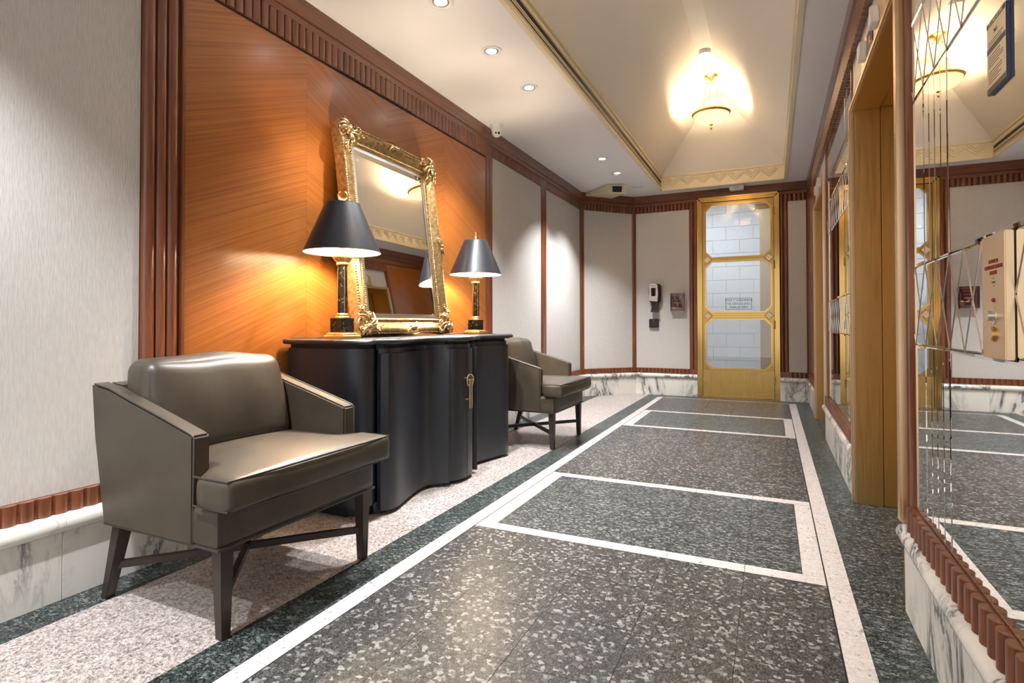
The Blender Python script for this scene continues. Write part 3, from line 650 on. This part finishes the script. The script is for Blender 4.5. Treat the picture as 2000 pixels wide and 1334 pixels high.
tp_ = [[(x, y, z) for x, y in plan(o)] for o, z in ((.012, .893), (.022, .897), (.026, .907), (.022, .917), (.012, ZT))]
MB().loft(tp_).build('top', 'lacquer_black', cab, 50)
def door(s):
    u2 = [u for u in us]
    pts = [(front(u), CYM+s*max(u, .0025)) for u in u2]; back = [(x-.022, y) for x, y in pts]
    zb = lambda u: .022
    mb = MB().prism(pts+back[::-1], lambda a, b, z: (a, b, z), .022, .845)
    d = mb.build('door', 'lacquer_black', cab, 30)
    MB().tube([(-1.8015, CYM+s*.176, .024), (-1.8015, CYM+s*.176, .843)], .0032, 6).build('edge_bead', 'lacquer_black', d, 60)
    # half ring and hanging bar
    hx = -1.752; yc = CYM+s*.004; zc = .640; R_ = .037
    h = MB(); h.tube([(hx, yc+s*R_*math.sin(t), zc+R_*math.cos(t)) for t in [PI*i/14 for i in range(13)]], .0045)
    h.tube([(hx+.004, yc+s*.009, zc+.004), (hx+.004, yc+s*.009, zc-.178)], .0048, 8)
    h.tube([(hx, yc+s*.004, zc+.006), (hx, yc+s*(R_+.004), zc+.006)], .0045)
    h.tube([(hx, yc+s*.03, zc+.018), (-1.785, yc+s*.03, zc+.018)], .004); h.tube([(hx+.004, yc+s*.009, zc-.12), (-1.785, yc+s*.009, zc-.12)], .005)
    h.build('handle', 'brass_light', d, 50); box(-1.875, -1.862, CYM+s*.757-.004, CYM+s*.757+.004, .60, .68).build('hinge', 'black_plastic', d)
    return d
door(-1); door(1)

# ------------------------------------------------------------------ table lamps
def make_lamp(loc, label, ring_rot, cord_dir):
    L = empty('table_lamp', loc, label, 'lamp', 'pair of table lamps on the sideboard')
    def sq(name, mat, prof, bev=0, sm=None):
        return MB().loft([[(sx*h, sy*h, z) for sx, sy in ((-1, -1), (1, -1), (1, 1), (-1, 1))] for h, z in prof]).build(name, mat, L, sm, bev, world=False)
    sq('base', 'lamp_brass', [(.071, 0), (.071, .014), (.066, .016), (.052, .030), (.050, .035)])
    bd_ = MB()
    for k in range(9):
        for s in (-1, 1):
            for q in (0, 1):
                p = ((k-4)*.0125, s*.060) if q == 0 else (s*.060, (k-4)*.0125); bd_.ball((p[0], p[1], .0245), .0052, 6, 4)
    bd_.build('base_beading', 'lamp_brass', L, 60, world=False)
    sq('block', 'black_fleck_marble', [(.044, .035), (.044, .110)], .001)
    MB().lathe([(0, .110), (.040, .110), (.040, .116), (.033, .122), (.034, .130), (.029, .137), (0, .137)], 0, 0, 20).build('ring_foot', 'lamp_brass', L, 40, world=False)
    n = 8; MB().loft([[(r*math.cos(2*PI*(j+.5)/n), r*math.sin(2*PI*(j+.5)/n), z) for j in range(n)] for r, z in ((.0285, .135), (.026, .40))]).build('column', 'black_fleck_marble', L, world=False)
    for j in range(4):
        a = PI/4+j*PI/2+PI/8; MB().tube([(.0272*math.cos(a), .0272*math.sin(a), .136), (.0250*math.cos(a), .0250*math.sin(a), .40)], .0019).build('column_strip', 'lamp_brass', L, 60, world=False)
    cap = MB().lathe([(0, .395), (.031, .395), (.033, .402), (.030, .408), (.028, .413), (.034, .420), (.046, .432), (.051, .437), (.051, .443), (.045, .447), (0, .447)], 0, 0, 24).build('capital', 'lamp_brass', L, 40, world=False)
    cf = MB()
    for j in range(20):
        a = 2*PI*j/20; cf.tube([(.030*math.cos(a), .030*math.sin(a), .413), (.039*math.cos(a), .039*math.sin(a), .424), (.048*math.cos(a), .048*math.sin(a), .434)], .0032, 5)
    cf.build('capital_fluting', 'lamp_brass', cap, 60, world=False)
    MB().lathe([(0, .445), (.011, .445), (.011, .475), (.015, .478), (.017, .500), (.012, .503), (0, .503)], 0, 0, 14).build('socket', 'lamp_brass', L, 40, world=False)
    t = .0025; rb, rt_, zb, zt = .2036, .0915, .465, .728
    sh = MB().lathe([(rb-t, zb), (rb, zb), (rt_, zt), (rt_-t, zt)], 0, 0, 56).build('shade', 'shade_black', L, 40, world=False)
    MB().lathe([(rb-t-.0006, zb+.001), (rt_-t-.0006, zt-.001)], 0, 0, 56).build('lining', 'shade_white', sh, 40, world=False)
    for r, z in ((rb, zb), (rt_, zt)): MB().tube([((r-.001)*math.cos(2*PI*i/48), (r-.001)*math.sin(2*PI*i/48), z) for i in range(48)], .0022, 6, True).build('shade_rim', 'notice_grey', sh, 60, world=False)
    MB().ball((0, 0, .590), .032, 14, 10, (1, 1, 1.7)).build('bulb', 'lamp_bulb', L, 60, world=False)
    hp = MB()
    for s in (-1, 1): hp.tube([(s*x, 0, z) for x, z in ((.012, .49), (.05, .53), (.058, .60), (.045, .68), (.0, .728))], .0022)
    for k in range(3):
        a = 2*PI*k/3; hp.tube([(0, 0, .727), ((rt_-t)*math.cos(a), (rt_-t)*math.sin(a), .726)], .0018)
    hp.build('harp', 'lamp_brass', L, 60, world=False)
    fi = MB(); fi.lathe([(0, .726), (.009, .728), (.006, .738), (.0045, .752), (0, .754)], 0, 0, 10)
    ca, sa = math.cos(ring_rot), math.sin(ring_rot)
    pts = [(ca*.023*math.sin(t_), sa*.023*math.sin(t_), .776-.023*math.cos(t_)) for t_ in [math.radians(-150+300*i/20) for i in range(21)]]
    fi.tube(pts, [.0030+.0028*math.sin(PI*i/20) for i in range(21)], 8); fi.build('finial', 'lamp_brass', L, 60, world=False)
    MB().tube([(-.068, 0, .004), (-.10, cord_dir*.04, .010), (-.14, cord_dir*.10, .006), (-.20, cord_dir*.12, .005), (-.262, cord_dir*.10, .004)], .0032).build('cord', 'cord_gold', L, 60, world=False)
    return L
make_lamp((-2.1, 2.325, ZT), 'table lamp with black cone shade at the near end of the sideboard', .74, -1)
make_lamp((-2.1, 3.815, ZT), 'table lamp with black cone shade at the far end of the sideboard', -1.07, -1)

# ------------------------------------------------------------------ gilt mirror leaning on the wall
LEAN = .124
GM = empty('framed_mirror', (-2.172, 3.021, ZT+.002), 'large gilt framed mirror leaning on the veneer above the sideboard', 'mirror')
GM.rotation_euler = (0, -LEAN, .014)
# local frame: y along the width, z up the glass, x out of the wall
GW, GH, FW = .785, 1.068, .108
gy, gz0, gz1 = GW/2, .116, .116+GH
box(-.012, -.006, -gy-.02, gy+.02, gz0-.02, gz1+.02).build('glass', 'mirror_glass', GM, world=False)
bvm = MB()
bo = [(-gy-.004, gz0-.004), (gy+.004, gz0-.004), (gy+.004, gz1+.004), (-gy-.004, gz1+.004)]; bi = [(-gy+.028, gz0+.028), (gy-.028, gz0+.028), (gy-.028, gz1-.028), (-gy+.028, gz1-.028)]
for i in range(4):
    j = (i+1) % 4; MB().add([(-.0055, *bo[i]), (-.0055, *bo[j]), (-.0035, *bi[j]), (-.0035, *bi[i])], [(0, 1, 2, 3)]).build('bevel', 'mirror_bevel', GM, world=False)
box(-.045, -.012, -gy-.09, gy+.09, .02, gz1+.09).build('backboard', 'wood_leg', GM, world=False)
PR = [(0, -.004), (.010, .006), (.018, .010), (.022, .005), (.034, .010), (.050, .026), (.064, .038), (.078, .040), (.086, .030), (.092, .026), (.099, .030), (.105, .020), (.108, -.005), (.108, -.045)]
def above(mb):
    mb.v = [(x, y, max(z, .006)) for x, y, z in mb.v]; return mb
def rail(p, q, nrm, L):
    """frame side from p to q (inner corners), nrm points outward in the frame plane"""
    mb = MB(); N = 40; rings = []
    t = Vector((q[0]-p[0], q[1]-p[1])).normalized()
    for i in range(N+1):
        s = i/N; bulge = .018*math.exp(-((s-.5)/.10)**2)+.007*(math.exp(-(s/.10)**2)+math.exp(-((1-s)/.10)**2)) - .012*(1-abs(2*s-1)**2)*(1-math.exp(-((s-.5)/.14)**2))
        ring = []
        for w, h in PR:
            k = w/FW; ww = w+bulge*k*k
            a = -ww + s*(L+2*ww)                       # mitred
            ring.append((h+(.006*math.exp(-((s-.5)/.1)**2) if .03 < w < .1 else 0), p[0]+t.x*a+nrm[0]*ww, p[1]+t.y*a+nrm[1]*ww))
        rings.append(ring)
    mb.loft(rings, closed=False, caps=False); return mb
corn = [(-gy, gz0), (gy, gz0), (gy, gz1), (-gy, gz1)]
for i, nr in enumerate(((0, -1), (1, 0), (0, 1), (-1, 0))):
    p, q = corn[i], corn[(i+1) % 4]; L = math.hypot(q[0]-p[0], q[1]-p[1])
    if i == 0:
        pass
    o = above(rail(p, q, nr, L)).build('frame_rail', 'gold_leaf', GM, 50, world=False)
    # beading rows
    t = ((q[0]-p[0])/L, (q[1]-p[1])/L); bd_ = MB()
    n = int(L/.0125)
    for k in range(n):
        a = (k+.5)*L/n; bd_.ball((.011, p[0]+t[0]*a+nr[0]*.012, p[1]+t[1]*a+nr[1]*.012), .0058, 6, 4)
    n = int((L+.18)/.016)
    for k in range(n):
        a = -.09+(k+.5)*(L+.18)/n; bd_.ball((.028, p[0]+t[0]*a+nr[0]*.097, p[1]+t[1]*a+nr[1]*.097), .0058, 6, 4)
    tag(above(bd_).build('beading', 'gold_leaf', o, 60, world=False), kind='stuff')
def spiral(mb, c, r, turns, a0, dirn, x=.045, th=.008):
    pts = []; N = 18
    for i in range(N):
        f = i/(N-1); a = a0+dirn*turns*2*PI*f; rr = r*(1-.75*f); pts.append((x+.010*f, c[0]+rr*math.cos(a), c[1]+rr*math.sin(a)))
    mb.tube(pts, [th*(1-.4*i/N) for i in range(N)], 7); mb.ball((x+.010, c[0]+r*.2*math.cos(a), c[1]+r*.2*math.sin(a)), th*1.25, 7, 5)
def leafy(mb, c, ang, ln, x=.042, wd=.012):
    pts = []; rr = []
    for i in range(7):
        f = i/6; a = ang+.6*f*f; pts.append((x+.016*math.sin(PI*f), c[0]+ln*f*math.cos(a), c[1]+ln*f*math.sin(a))); rr.append(wd*(.35+.65*math.sin(PI*min(1, f*.9+.1))))
    mb.tube(pts, rr, 7)
for (cy_, cz_) in corn:
    sy = 1 if cy_ > 0 else -1; sz = 1 if cz_ > gz0+.1 else -1
    cc = (cy_+sy*.058, cz_+sz*.058); mb = MB()
    flip = lambda a: math.atan2(sz*math.sin(a), sy*math.cos(a))
    mb.ball((.052, *cc), .020, 10, 8)
    for k in range(6): a = 2*PI*k/6; mb.ball((.048, cc[0]+.026*math.cos(a), cc[1]+.026*math.sin(a)), .0125, 8, 6)
    for a in (.3, 1.27, .78): leafy(mb, cc, flip(a), .078, .034, .015)
    for a in (PI-.15, PI+.35, -PI/2-.15, -PI/2+.3): leafy(mb, (cc[0]-sy*.01, cc[1]-sz*.01), flip(a), .092, .040, .010)
    for (dy, dz, a0) in ((-.10, .030, 0), (.030, -.10, 1.5), (-.075, -.028, 3), (-.028, -.075, 4), (.048, .02, 1), (.02, .048, 2)):
        spiral(mb, (cc[0]+sy*dy, cc[1]+sz*dz), .020, 1.2, a0, sy*sz, .038, .0068)
    for k in range(7):
        f = k/6
        for q in (0, 1):
            d = .07+.085*f; e = .004+.014*math.sin(5*f)
            y, z = (cc[0]-sy*d, cc[1]+sz*e) if q == 0 else (cc[0]+sy*e, cc[1]-sz*d)
            mb.ball((.040, y, z), .0098*(1-.55*f), 7, 5)
    # pierced outer loop
    lp = [(.034, cc[0]+sy*(.046+.026*math.cos(t_)), cc[1]-sz*.012+sz*.034*math.sin(t_)) for t_ in [2*PI*i/16 for i in range(16)]]; mb.tube(lp, .0062, 6, True)
    above(mb).build('corner_ornament', 'gold_leaf', GM, 60, world=False)
for (y, z, ay) in ((0, gz0-.066, 0), (0, gz1+.072, 0), (gy+.076, (gz0+gz1)/2, 1), (-gy-.07, (gz0+gz1)/2, 1)):
    mb = MB()
    for s in (-1, 1):
        spiral(mb, (y+(0 if ay else s*.026), z+(s*.026 if ay else 0)), .019, 1.1, PI/2 if ay else 0, s, .046, .0065)
        leafy(mb, (y, z), (s*PI/2 if ay else (0 if s > 0 else PI)), .07, .040, .008)
    mb.ball((.056, y, z), .012, 8, 6); above(mb).build('centre_scroll', 'gold_leaf', GM, 60, world=False)

# ------------------------------------------------------------------ armchairs
def make_chair(loc, label):
    A = empty('armchair', loc, label, 'chair', 'matching leather armchairs either side of the sideboard')
    B = lambda mb, n, mt, par=A, sm=None, bev=0: mb.build(n, mt, par, sm, bev, world=False)
    hw = .378; th = .062
    arm = [(-.292, .292), (.186, .292), (.186, .640), (.172, .646), (.02, .690), (-.16, .740), (-.27, .772), (-.372, .788), (-.352, .60)]
    for s in (-1, 1):
        mb = MB().prism(arm, lambda a, b, y: (a, y, b), s*hw, s*(hw-th)); o = B(mb, 'side_panel', 'leather', A, 40, .007)
        pp = MB(); yy = s*(hw+.0005)
        pp.tube([(a, s*(hw-.003), b+.001) for a, b in [(.184, .296), (.186, .638), (.172, .646), (.02, .690), (-.16, .740), (-.27, .772), (-.345, .783)]], .0032, 6); B(pp, 'piping', 'piping_leather', o, 60)
    bk = [(-.292, .292), (-.372, .786), (-.290, .776), (-.225, .292)]
    B(MB().prism(bk, lambda a, b, y: (a, y, b), -(hw-th)-.003, (hw-th)+.003), 'back_panel', 'leather', A, 40, .008)
    B(MB().rbox((.0, 0, .356), (.60, .752, .128), .018, 8, (0, 0, 0)), 'seat_base', 'leather', A, 50)
    wl = MB(); z = .294; wl.tube([(.302, -.374, z), (.302, .374, z), (-.29, .374, z), (-.29, -.374, z)], .0045, 6, True); B(wl, 'welt', 'piping_leather', A, 60)
    # T shaped seat cushion
    def T(o):
        x, y, zz = o; k = 1 if x > .108 else (0.80 if x < .090 else .80+.20*(x-.090)/.018)
        zz2 = zz+.012*math.cos(y/.39*PI/2)*math.cos(x/.3*PI/2)*(1 if zz > 0 else .2)
        return (x, y*k, zz2)
    cu = MB().rbox((.095, 0, .472), (.56, .79, .104), .022, 18, (.012, .006, .012), T); cs = B(cu, 'seat_cushion', 'leather', A, 60)
    pp = MB(); zt = .519
    for zt, zz in ((.519, 0), (.428, 1)):
        pp = MB(); pp.tube([(.206, -.390, zt), (.365, -.392, zt), (.376, -.2, zt+.003*(1-2*zz)), (.378, 0, zt+.004*(1-2*zz)), (.376, .2, zt+.003*(1-2*zz)), (.365, .392, zt), (.206, .390, zt)], .0035, 6); B(pp, 'piping', 'piping_leather', cs, 60)
    # loose back cushion
    def pil(o):
        x, y, zz = o; sl = -.20*(zz)
        rip = .006*math.sin(18*y+3*zz)*max(0, zz)/.17
        return (x+sl+rip*.6, y*(1-.05*max(0, zz/.17)), zz+rip*.5-.010*(y/.34)**2*max(0, zz/.17))
    pc = MB().rbox((-.215, 0, .690), (.155, .625, .365), .044, 18, (.034, .012, .010), pil); po = B(pc, 'back_cushion', 'leather', A, 60)
    pts = []
    for i in range(60):
        a = 2*PI*i/60; cx, cz = math.cos(a), math.sin(a); k = (abs(cx)**8+abs(cz)**8)**(-1/8)
        y, zz = .307*k*cx, .176*k*cz; q = pil((.078-.030, y, zz)); pts.append((-.215+q[0]+.006, q[1], .690+q[2]))
    B(MB().tube(pts, .0035, 6, True), 'piping', 'piping_leather', po, 60)
    def leg(x, y, dx, dy, top):
        a, b = .024, .016
        return MB().loft([[(x+dx+sx*b, y+dy+sy*b, 0) for sx, sy in ((-1, -1), (1, -1), (1, 1), (-1, 1))], [(x+sx*a, y+sy*a, top) for sx, sy in ((-1, -1), (1, -1), (1, 1), (-1, 1))]])
    LG = [(.268, -.332, .004, -.0), (.268, .332, .004, 0), (-.262, -.325, -.09, -.002), (-.262, .325, -.09, .002)]
    for x, y, dx, dy in LG: B(leg(x, y, dx, dy, .296), 'leg', 'wood_leg', A, None, .002)
    def bar(p, q):
        p, q = Vector(p), Vector(q); t = (q-p).normalized(); u = t.cross(Vector((0, 0, 1)))*.011; v = Vector((0, 0, .013))
        return MB().loft([[p-u-v, p+u-v, p+u+v, p-u+v], [q-u-v, q+u-v, q+u+v, q-u+v]])
    B(bar((.27, -.33, .125), (-.312, .325, .125)), 'stretcher', 'wood_leg', A, None, .0015); B(bar((.27, .33, .125), (-.312, -.325, .125)), 'stretcher', 'wood_leg', A, None, .0015)
    return A
make_chair((-1.862, 1.555, 0), 'brown leather armchair in the foreground beside the reeded pilaster')
make_chair((-1.862, 4.488, 0), 'brown leather armchair beyond the far end of the sideboard')

# ------------------------------------------------------------------ pendant bowls
def pendant(x, y, label):
    Pn = empty('pendant_light', (x, y, ZV1), label, 'pendant', 'brass pendant bowls in the vault')
    zr = -.415
    def B(mb, n, mt, sm=50, par=Pn): return mb.build(n, mt, par, sm, 0, world=False)
    cn = B(MB().lathe([(0, 0), (.078, 0), (.080, -.010), (.066, -.020), (.050, -.026), (.040, -.045), (.022, -.055), (.012, -.085), (0, -.088)], 0, 0, 24), 'canopy', 'bowl_trim')
    for k in range(3):
        a = PI/2+2*PI*k/3+PI; ca, sa = math.cos(a), math.sin(a)
        B(MB().tube([(.040*ca, .040*sa, -.052), (.048*ca, .048*sa, -.075), (.150*ca, .150*sa, zr+.01)], .0042), 'rod', 'bowl_trim')
        B(MB().tube([(.048*ca+.010*math.cos(t), .048*sa+.010*math.sin(t), -.066) for t in [2*PI*i/10 for i in range(10)]], .003, 5, True), 'hook', 'bowl_trim')
    B(MB().lathe([(.176, zr+.008), (.190, zr+.012), (.204, zr+.002), (.206, zr-.010), (.196, zr-.014), (.199, zr-.022), (.190, zr-.028), (.178, zr-.020), (.176, zr+.008)], 0, 0, 48), 'rim', 'bowl_trim')
    pr = [(.188, zr-.018), (.182, zr-.040), (.165, zr-.068), (.135, zr-.094), (.095, zr-.114), (.050, zr-.125), (.012, zr-.129)]
    B(MB().lathe(pr+[(r-.004 if r > .02 else r, z+.005) for r, z in reversed(pr)], 0, 0, 48), 'bowl', 'bowl_glass', 60)
    B(MB().lathe([(0, zr-.120), (.020, zr-.126), (.024, zr-.134), (.010, zr-.142), (.008, zr-.156), (.014, zr-.166), (.012, zr-.178), (.005, zr-.186), (.0, zr-.192)], 0, 0, 16), 'finial', 'bowl_trim')
    for k in range(3):
        a = 2*PI*k/3; B(MB().ball((.06*math.cos(a), .06*math.sin(a), zr-.020), .024, 10, 8, (1, 1, 1.2)), 'bulb', 'pendant_bulb')
    return Pn
pendant(-.597, 6.50, 'brass pendant with alabaster bowl hanging from the vault near the end wall')
pendant(-.597, 2.45, 'brass pendant bowl over the near corridor, above the picture')

# ------------------------------------------------------------------ ceiling fittings
def downlight(y, label, gain=1.0):
    D = empty('downlight', (-1.695, y, ZC), label, 'downlight', 'recessed downlights in the side ceiling')
    MB().lathe([(.072, .001), (.072, -.006), (.060, -.008), (.052, -.004), (.050, .003)], 0, 0, 32).build('ring', 'white_plastic', D, 40, world=False)
    MB().lathe([(.050, .0005), (.046, -.004), (.040, -.004), (.036, -.001)], 0, 0, 32).build('gimbal', 'silver', D, 40, world=False)
    MB().lathe([(.036, -.0015), (.0, -.0015)], 0, 0, 24).build('lamp_face', 'led_face', D, world=False)
    ld = bpy.data.lights.new('spot', 'SPOT'); ld.energy = P_DOWN*gain; ld.spot_size = math.radians(98); ld.spot_blend = .55; ld.shadow_soft_size = .03; ld.color = (.93, .96, 1)
    lo = bpy.data.objects.new('downlight_spot', ld); COL.objects.link(lo); lo.parent = D; lo.location = (0, 0, -.012)
names = ['topmost recessed downlight, cut by the upper edge of the picture', 'recessed downlight above the near part of the gilt mirror, second from top', 'recessed downlight nearest the white dome camera', 'recessed downlight, second nearest to the end wall', 'recessed downlight closest to the end wall and cream housing']
for y, nm in zip(DOWN_Y, names): downlight(y, nm)
for y, nm in zip(DOWN_Y2, ('recessed downlight above the near fabric wall', 'unseen downlight added behind the camera for more light')): downlight(y, nm, 1.35)
T = empty('security_camera', (-2.29, 4.56, ZC), 'white turret security camera on the ceiling by the crown', 'camera')
MB().lathe([(0, 0), (.062, 0), (.062, -.012), (.050, -.045), (.040, -.062), (0, -.062)], 0, 0, 28).build('mount', 'white_plastic', T, 40, world=False)
MB().ball((.004, -.006, -.068), .046, 20, 14).build('turret', 'white_plastic', T, 60, world=False)
dv = Vector((.55, -.75, -.42)).normalized(); cc = Vector((.004, -.006, -.068))
u_ = dv.cross(Vector((0, 0, 1))).normalized()
for s, r in ((-1, .012), (1, .009)): MB().ball(cc+dv*.040+u_*s*.013, r, 10, 8).build('lens', 'dark_lens', T, 60, world=False)
H = empty('camera_housing', (-1.95, 7.4, ZC), 'cream wedge shaped housing with dark window in the ceiling corner', 'housing')
def hp(px, py, pz): return (px, py, pz)
fl_, fr_ = (-1.93, 7.10), (-1.70, 7.22)      # front face foot points
bk_ = [(-2.04, 7.74), (-2.36, 7.44)]
hb = MB().add([(fl_[0], fl_[1], ZC-.004), (fr_[0], fr_[1], ZC-.004), (bk_[0][0], bk_[0][1], ZC-.004), (bk_[1][0], bk_[1][1], ZC-.004),
               (fl_[0]+.0, fl_[1], ZC-.125), (fr_[0]-.02, fr_[1]+.01, ZC-.125), (bk_[0][0]-.02, bk_[0][1], ZC-.05), (bk_[1][0]+.02, bk_[1][1], ZC-.05)],
              [(0, 1, 5, 4), (1, 2, 6, 5), (2, 3, 7, 6), (3, 0, 4, 7), (0, 3, 2, 1), (4, 5, 6, 7)]); hb.build('shell', 'cream_metal', H, None, .004)
tv = Vector((fr_[0]-fl_[0], fr_[1]-fl_[1], 0)).normalized(); nv = Vector((tv.y, -tv.x, 0)); f0 = Vector((*fl_, ZC))
win = [f0+tv*a+nv*.003+Vector((0, 0, z)) for a, z in ((.055, -.105), (.175, -.105), (.185, -.03), (.055, -.03))]
MB().loft([win, [p-nv*.006 for p in win]]).build('window', 'dark_lens', H)
S = single(MB().lathe([(0, 0), (.062, 0), (.062, -.012), (.050, -.026), (0, -.028)], -.597, 5.90, 28, ZV1), 'smoke_detector', 'white_plastic', (-.597, 5.90, ZV1), 'round white smoke detector on the vault near the pendant', 'detector', 40)
M_ = empty('door_sensor', (-.41, 7.95, ZC), 'white ceiling sensor box above the brass door', 'sensor')
MB().rbox((-.41, 7.93, ZC-.032), (.18, .11, .056), .012, 6).build('case', 'white_plastic', M_, 50); box(-.45, -.38, 7.872, 7.876, ZC-.045, ZC-.022).build('lens_strip', 'grey_panel', M_)
V_ = empty('ceiling_plate', (-1.62, 7.42, ZC), 'small slotted plate on the ceiling beside the cream housing', 'plate')
box(-1.69, -1.55, 7.39, 7.45, ZC-.005, ZC).build('plate', 'white_plastic', V_, None, .001)
for k in range(3): box(-1.675+.045*k, -1.645+.045*k, 7.405, 7.435, ZC-.0062, ZC-.0045).build('slot', 'grey_panel', V_)

# ------------------------------------------------------------------ things on the end wall
YW = YB-.008
sd = empty('sanitizer_dispenser', (-1.505, YW, 1.16), 'grey and black hand sanitizer dispenser left of the red alarm', 'dispenser')
MB().rbox((-1.495, YW-.052, 1.434), (.172, .104, .272), .045, 8).build('body', 'black_plastic', sd, 60)
MB().prism([(-.070, -.11), (.052, -.125), (.060, .0), (.050, .115), (.02, .130), (-.035, .130), (-.066, .11), (-.058, 0)], lambda a, b, y: (-1.505+a, y, 1.436+b), YW-.116, YW-.10).build('front_cover', 'silver', sd, None, .006)
MB().prism([(-.030, -.062), (.028, -.062), (.032, .055), (-.034, .055)], lambda a, b, y: (-1.507+a, y, 1.452+b), YW-.120, YW-.112).build('sight_window', 'dark_lens', sd, None, .004)
put_text('logo', 'PURELL', .026, 'notice_edge', sd, (-1.505, YW-.1175, 1.535), (1, 0, 0), (0, 0, 1))
MB().loft([[(-1.545, YW-.09, 1.31), (-1.450, YW-.09, 1.31), (-1.450, YW, 1.31), (-1.545, YW, 1.31)], [(-1.535, YW-.085, 1.235), (-1.455, YW-.085, 1.235), (-1.455, YW, 1.235), (-1.535, YW, 1.235)], [(-1.552, YW-.105, 1.165), (-1.452, YW-.105, 1.160), (-1.452, YW-.01, 1.165), (-1.545, YW-.01, 1.165)]]).build('drip_guard', 'black_plastic', sd, 40)
bx_ = empty('wall_box', (-1.52, YW, .945), 'small black square box below the sanitizer dispenser', 'box')
box(-1.586, -1.454, YW-.040, YW, .946, 1.070).build('case', 'black_plastic', bx_, None, .006); box(-1.545, -1.495, YW-.043, YW-.039, .985, 1.03).build('cover_plate', 'wood_leg', bx_, None, .002); MB().ball((-1.52, YW-.043, 1.045), .006).build('screw', 'silver', bx_, 60)
al = empty('fire_alarm_station', (-1.19, YW, 1.16), 'red fire alarm pull station under a clear cover beside the brass door', 'alarm')
MB().prism([(-.075, .10), (.072, .10), (.058, .03), (.062, -.085), (-.055, -.085), (-.062, .03)], lambda a, b, y: (-1.190+a, y, 1.298+b), YW-.045, YW).build('pull_body', 'red_alarm', al, None, .006)
MB().box(-1.235, -1.145, YW-.058, YW-.045, 1.285, 1.302).box(-1.197, -1.178, YW-.058, YW-.045, 1.250, 1.290).build('pull_handle', 'white_ink', al, None, .003)
put_text('lettering', 'FIRE ALARM', .020, 'white_ink', al, (-1.19, YW-.046, 1.375), (1, 0, 0), (0, 0, 1)); put_text('lettering', 'PULL DOWN', .016, 'white_ink', al, (-1.19, YW-.046, 1.335), (1, 0, 0), (0, 0, 1))
cv = MB()
for a in ((-1.282, -1.098, YW-.074, YW-.070, 1.165, 1.425), (-1.282, -1.278, YW-.070, YW, 1.165, 1.425), (-1.102, -1.098, YW-.070, YW, 1.165, 1.425), (-1.278, -1.102, YW-.07, YW, 1.421, 1.425)): cv.box(*a)
cv.build('clear_cover', 'clear_plastic', al); box(-1.278, -1.102, YW-.072, YW, 1.165, 1.178).build('cover_foot', 'white_plastic', al, None, .002)

# ------------------------------------------------------------------ call station and notice on the near mirror
cs_ = empty('call_station', (XM, 1.46, .93), 'brass lift call station box fixed to the near mirror', 'call station')
XF = .4135; y0, y1, z0, z1 = 1.392, 1.522, .928, 1.184
box(XF, XM, y0, y1, z0, z1).build('case', 'brass_light', cs_, None, .002)
box(XM-.0006, XM-.0001, y0-.003, y1+.003, z0-.003, z1+.003).build('gasket', 'slot_black', cs_)
ym = (y0+y1)/2+.0
put_text('lettering', 'ELEVATOR\nCOMMUNICATIONS\nFAILURE', .0112, 'red_ink', cs_, (XF-.0004, 1.452, 1.116), (0, -1, 0), (0, 0, 1), line=1.05)
dots = MB()
for a, b in ((0, .0), (0, .008), (0, -.008), (.004, 0), (-.004, 0), (.008, 0), (-.008, 0)): dots.box(XF-.0006, XF, 1.452+a-.0012, 1.452+a+.0012, 1.085+b-.0012, 1.085+b+.0012)
dots.build('speaker_holes', 'black_ink', cs_)
MB().ball((XF, 1.452, 1.048), .0045, 10, 8).build('red_lamp', 'red_alarm', cs_, 60)
lk = MB().prism([(.012*math.cos(2*PI*i/20), .019*math.sin(2*PI*i/20)) for i in range(20)], lambda a, b, x: (x, 1.452+a, 1.016+b), XF-.0015, XF).build('key_plate', 'silver', cs_, 40)
MB().prism([(.0095*math.cos(2*PI*i/20), .0105*math.sin(2*PI*i/20)) for i in range(20)], lambda a, b, x: (x, 1.452+a, 1.016+b), XF-.012, XF).build('key_switch', 'silver', lk, 40)
bt = MB().prism([(.0125*math.cos(2*PI*i/24), .0155*math.sin(2*PI*i/24)) for i in range(24)], lambda a, b, x: (x, 1.452+a, .978+b), XF-.004, XF).build('button_ring', 'brass', cs_, 40)
MB().prism([(.0095*math.cos(2*PI*i/24), .0125*math.sin(2*PI*i/24)) for i in range(24)], lambda a, b, x: (x, 1.452+a, .978+b), XF-.0065, XF).build('call_button', 'brass_light', bt, 40)
ns = empty('notice_board', (XM, 1.45, 1.49), 'framed cream fire notice fixed high on the near mirror', 'notice')
XN = .4235; y0, y1, z0, z1 = 1.402, 1.508, 1.487, 1.640
box(XN, XM, y0, y1, z0, z1).build('frame', 'notice_edge', ns, None, .001); box(XN-.0006, XN, y0+.001, y1-.001, z0+.001, z1-.001).build('sheet', 'notice_face', ns)
for a, b in ((1.628, 1.639), (1.572, 1.583)): box(XN-.0009, XN-.0005, y0+.001, y1-.001, a, b).build('heading_band', 'notice_grey', ns)
box(XN-.0009, XN-.0005, y0+.001, y1-.001, 1.488, 1.500).build('footer_band', 'notice_grey', ns)
put_text('heading', 'IN CASE OF FIRE', .0105, 'notice_face', ns, (XN-.001, 1.455, 1.6335), (0, -1, 0), (0, 0, 1), ext=.0002); put_text('number', '911', .013, 'black_ink', ns, (XN-.001, 1.455, 1.608), (0, -1, 0), (0, 0, 1), ext=.0002)
ln = MB(); random.seed(3)
for k in range(3): ln.box(XN-.0008, XN-.0005, y0+.012+random.random()*.02, y1-.010, 1.5935-k*.0055, 1.5955-k*.0055)
for k in range(11):
    if k == 5: continue
    ln.box(XN-.0008, XN-.0005, y0+.012+random.random()*.03, y1-.010, 1.564-k*.0056, 1.566-k*.0056)
ln.build('small_print', 'notice_grey', ns)
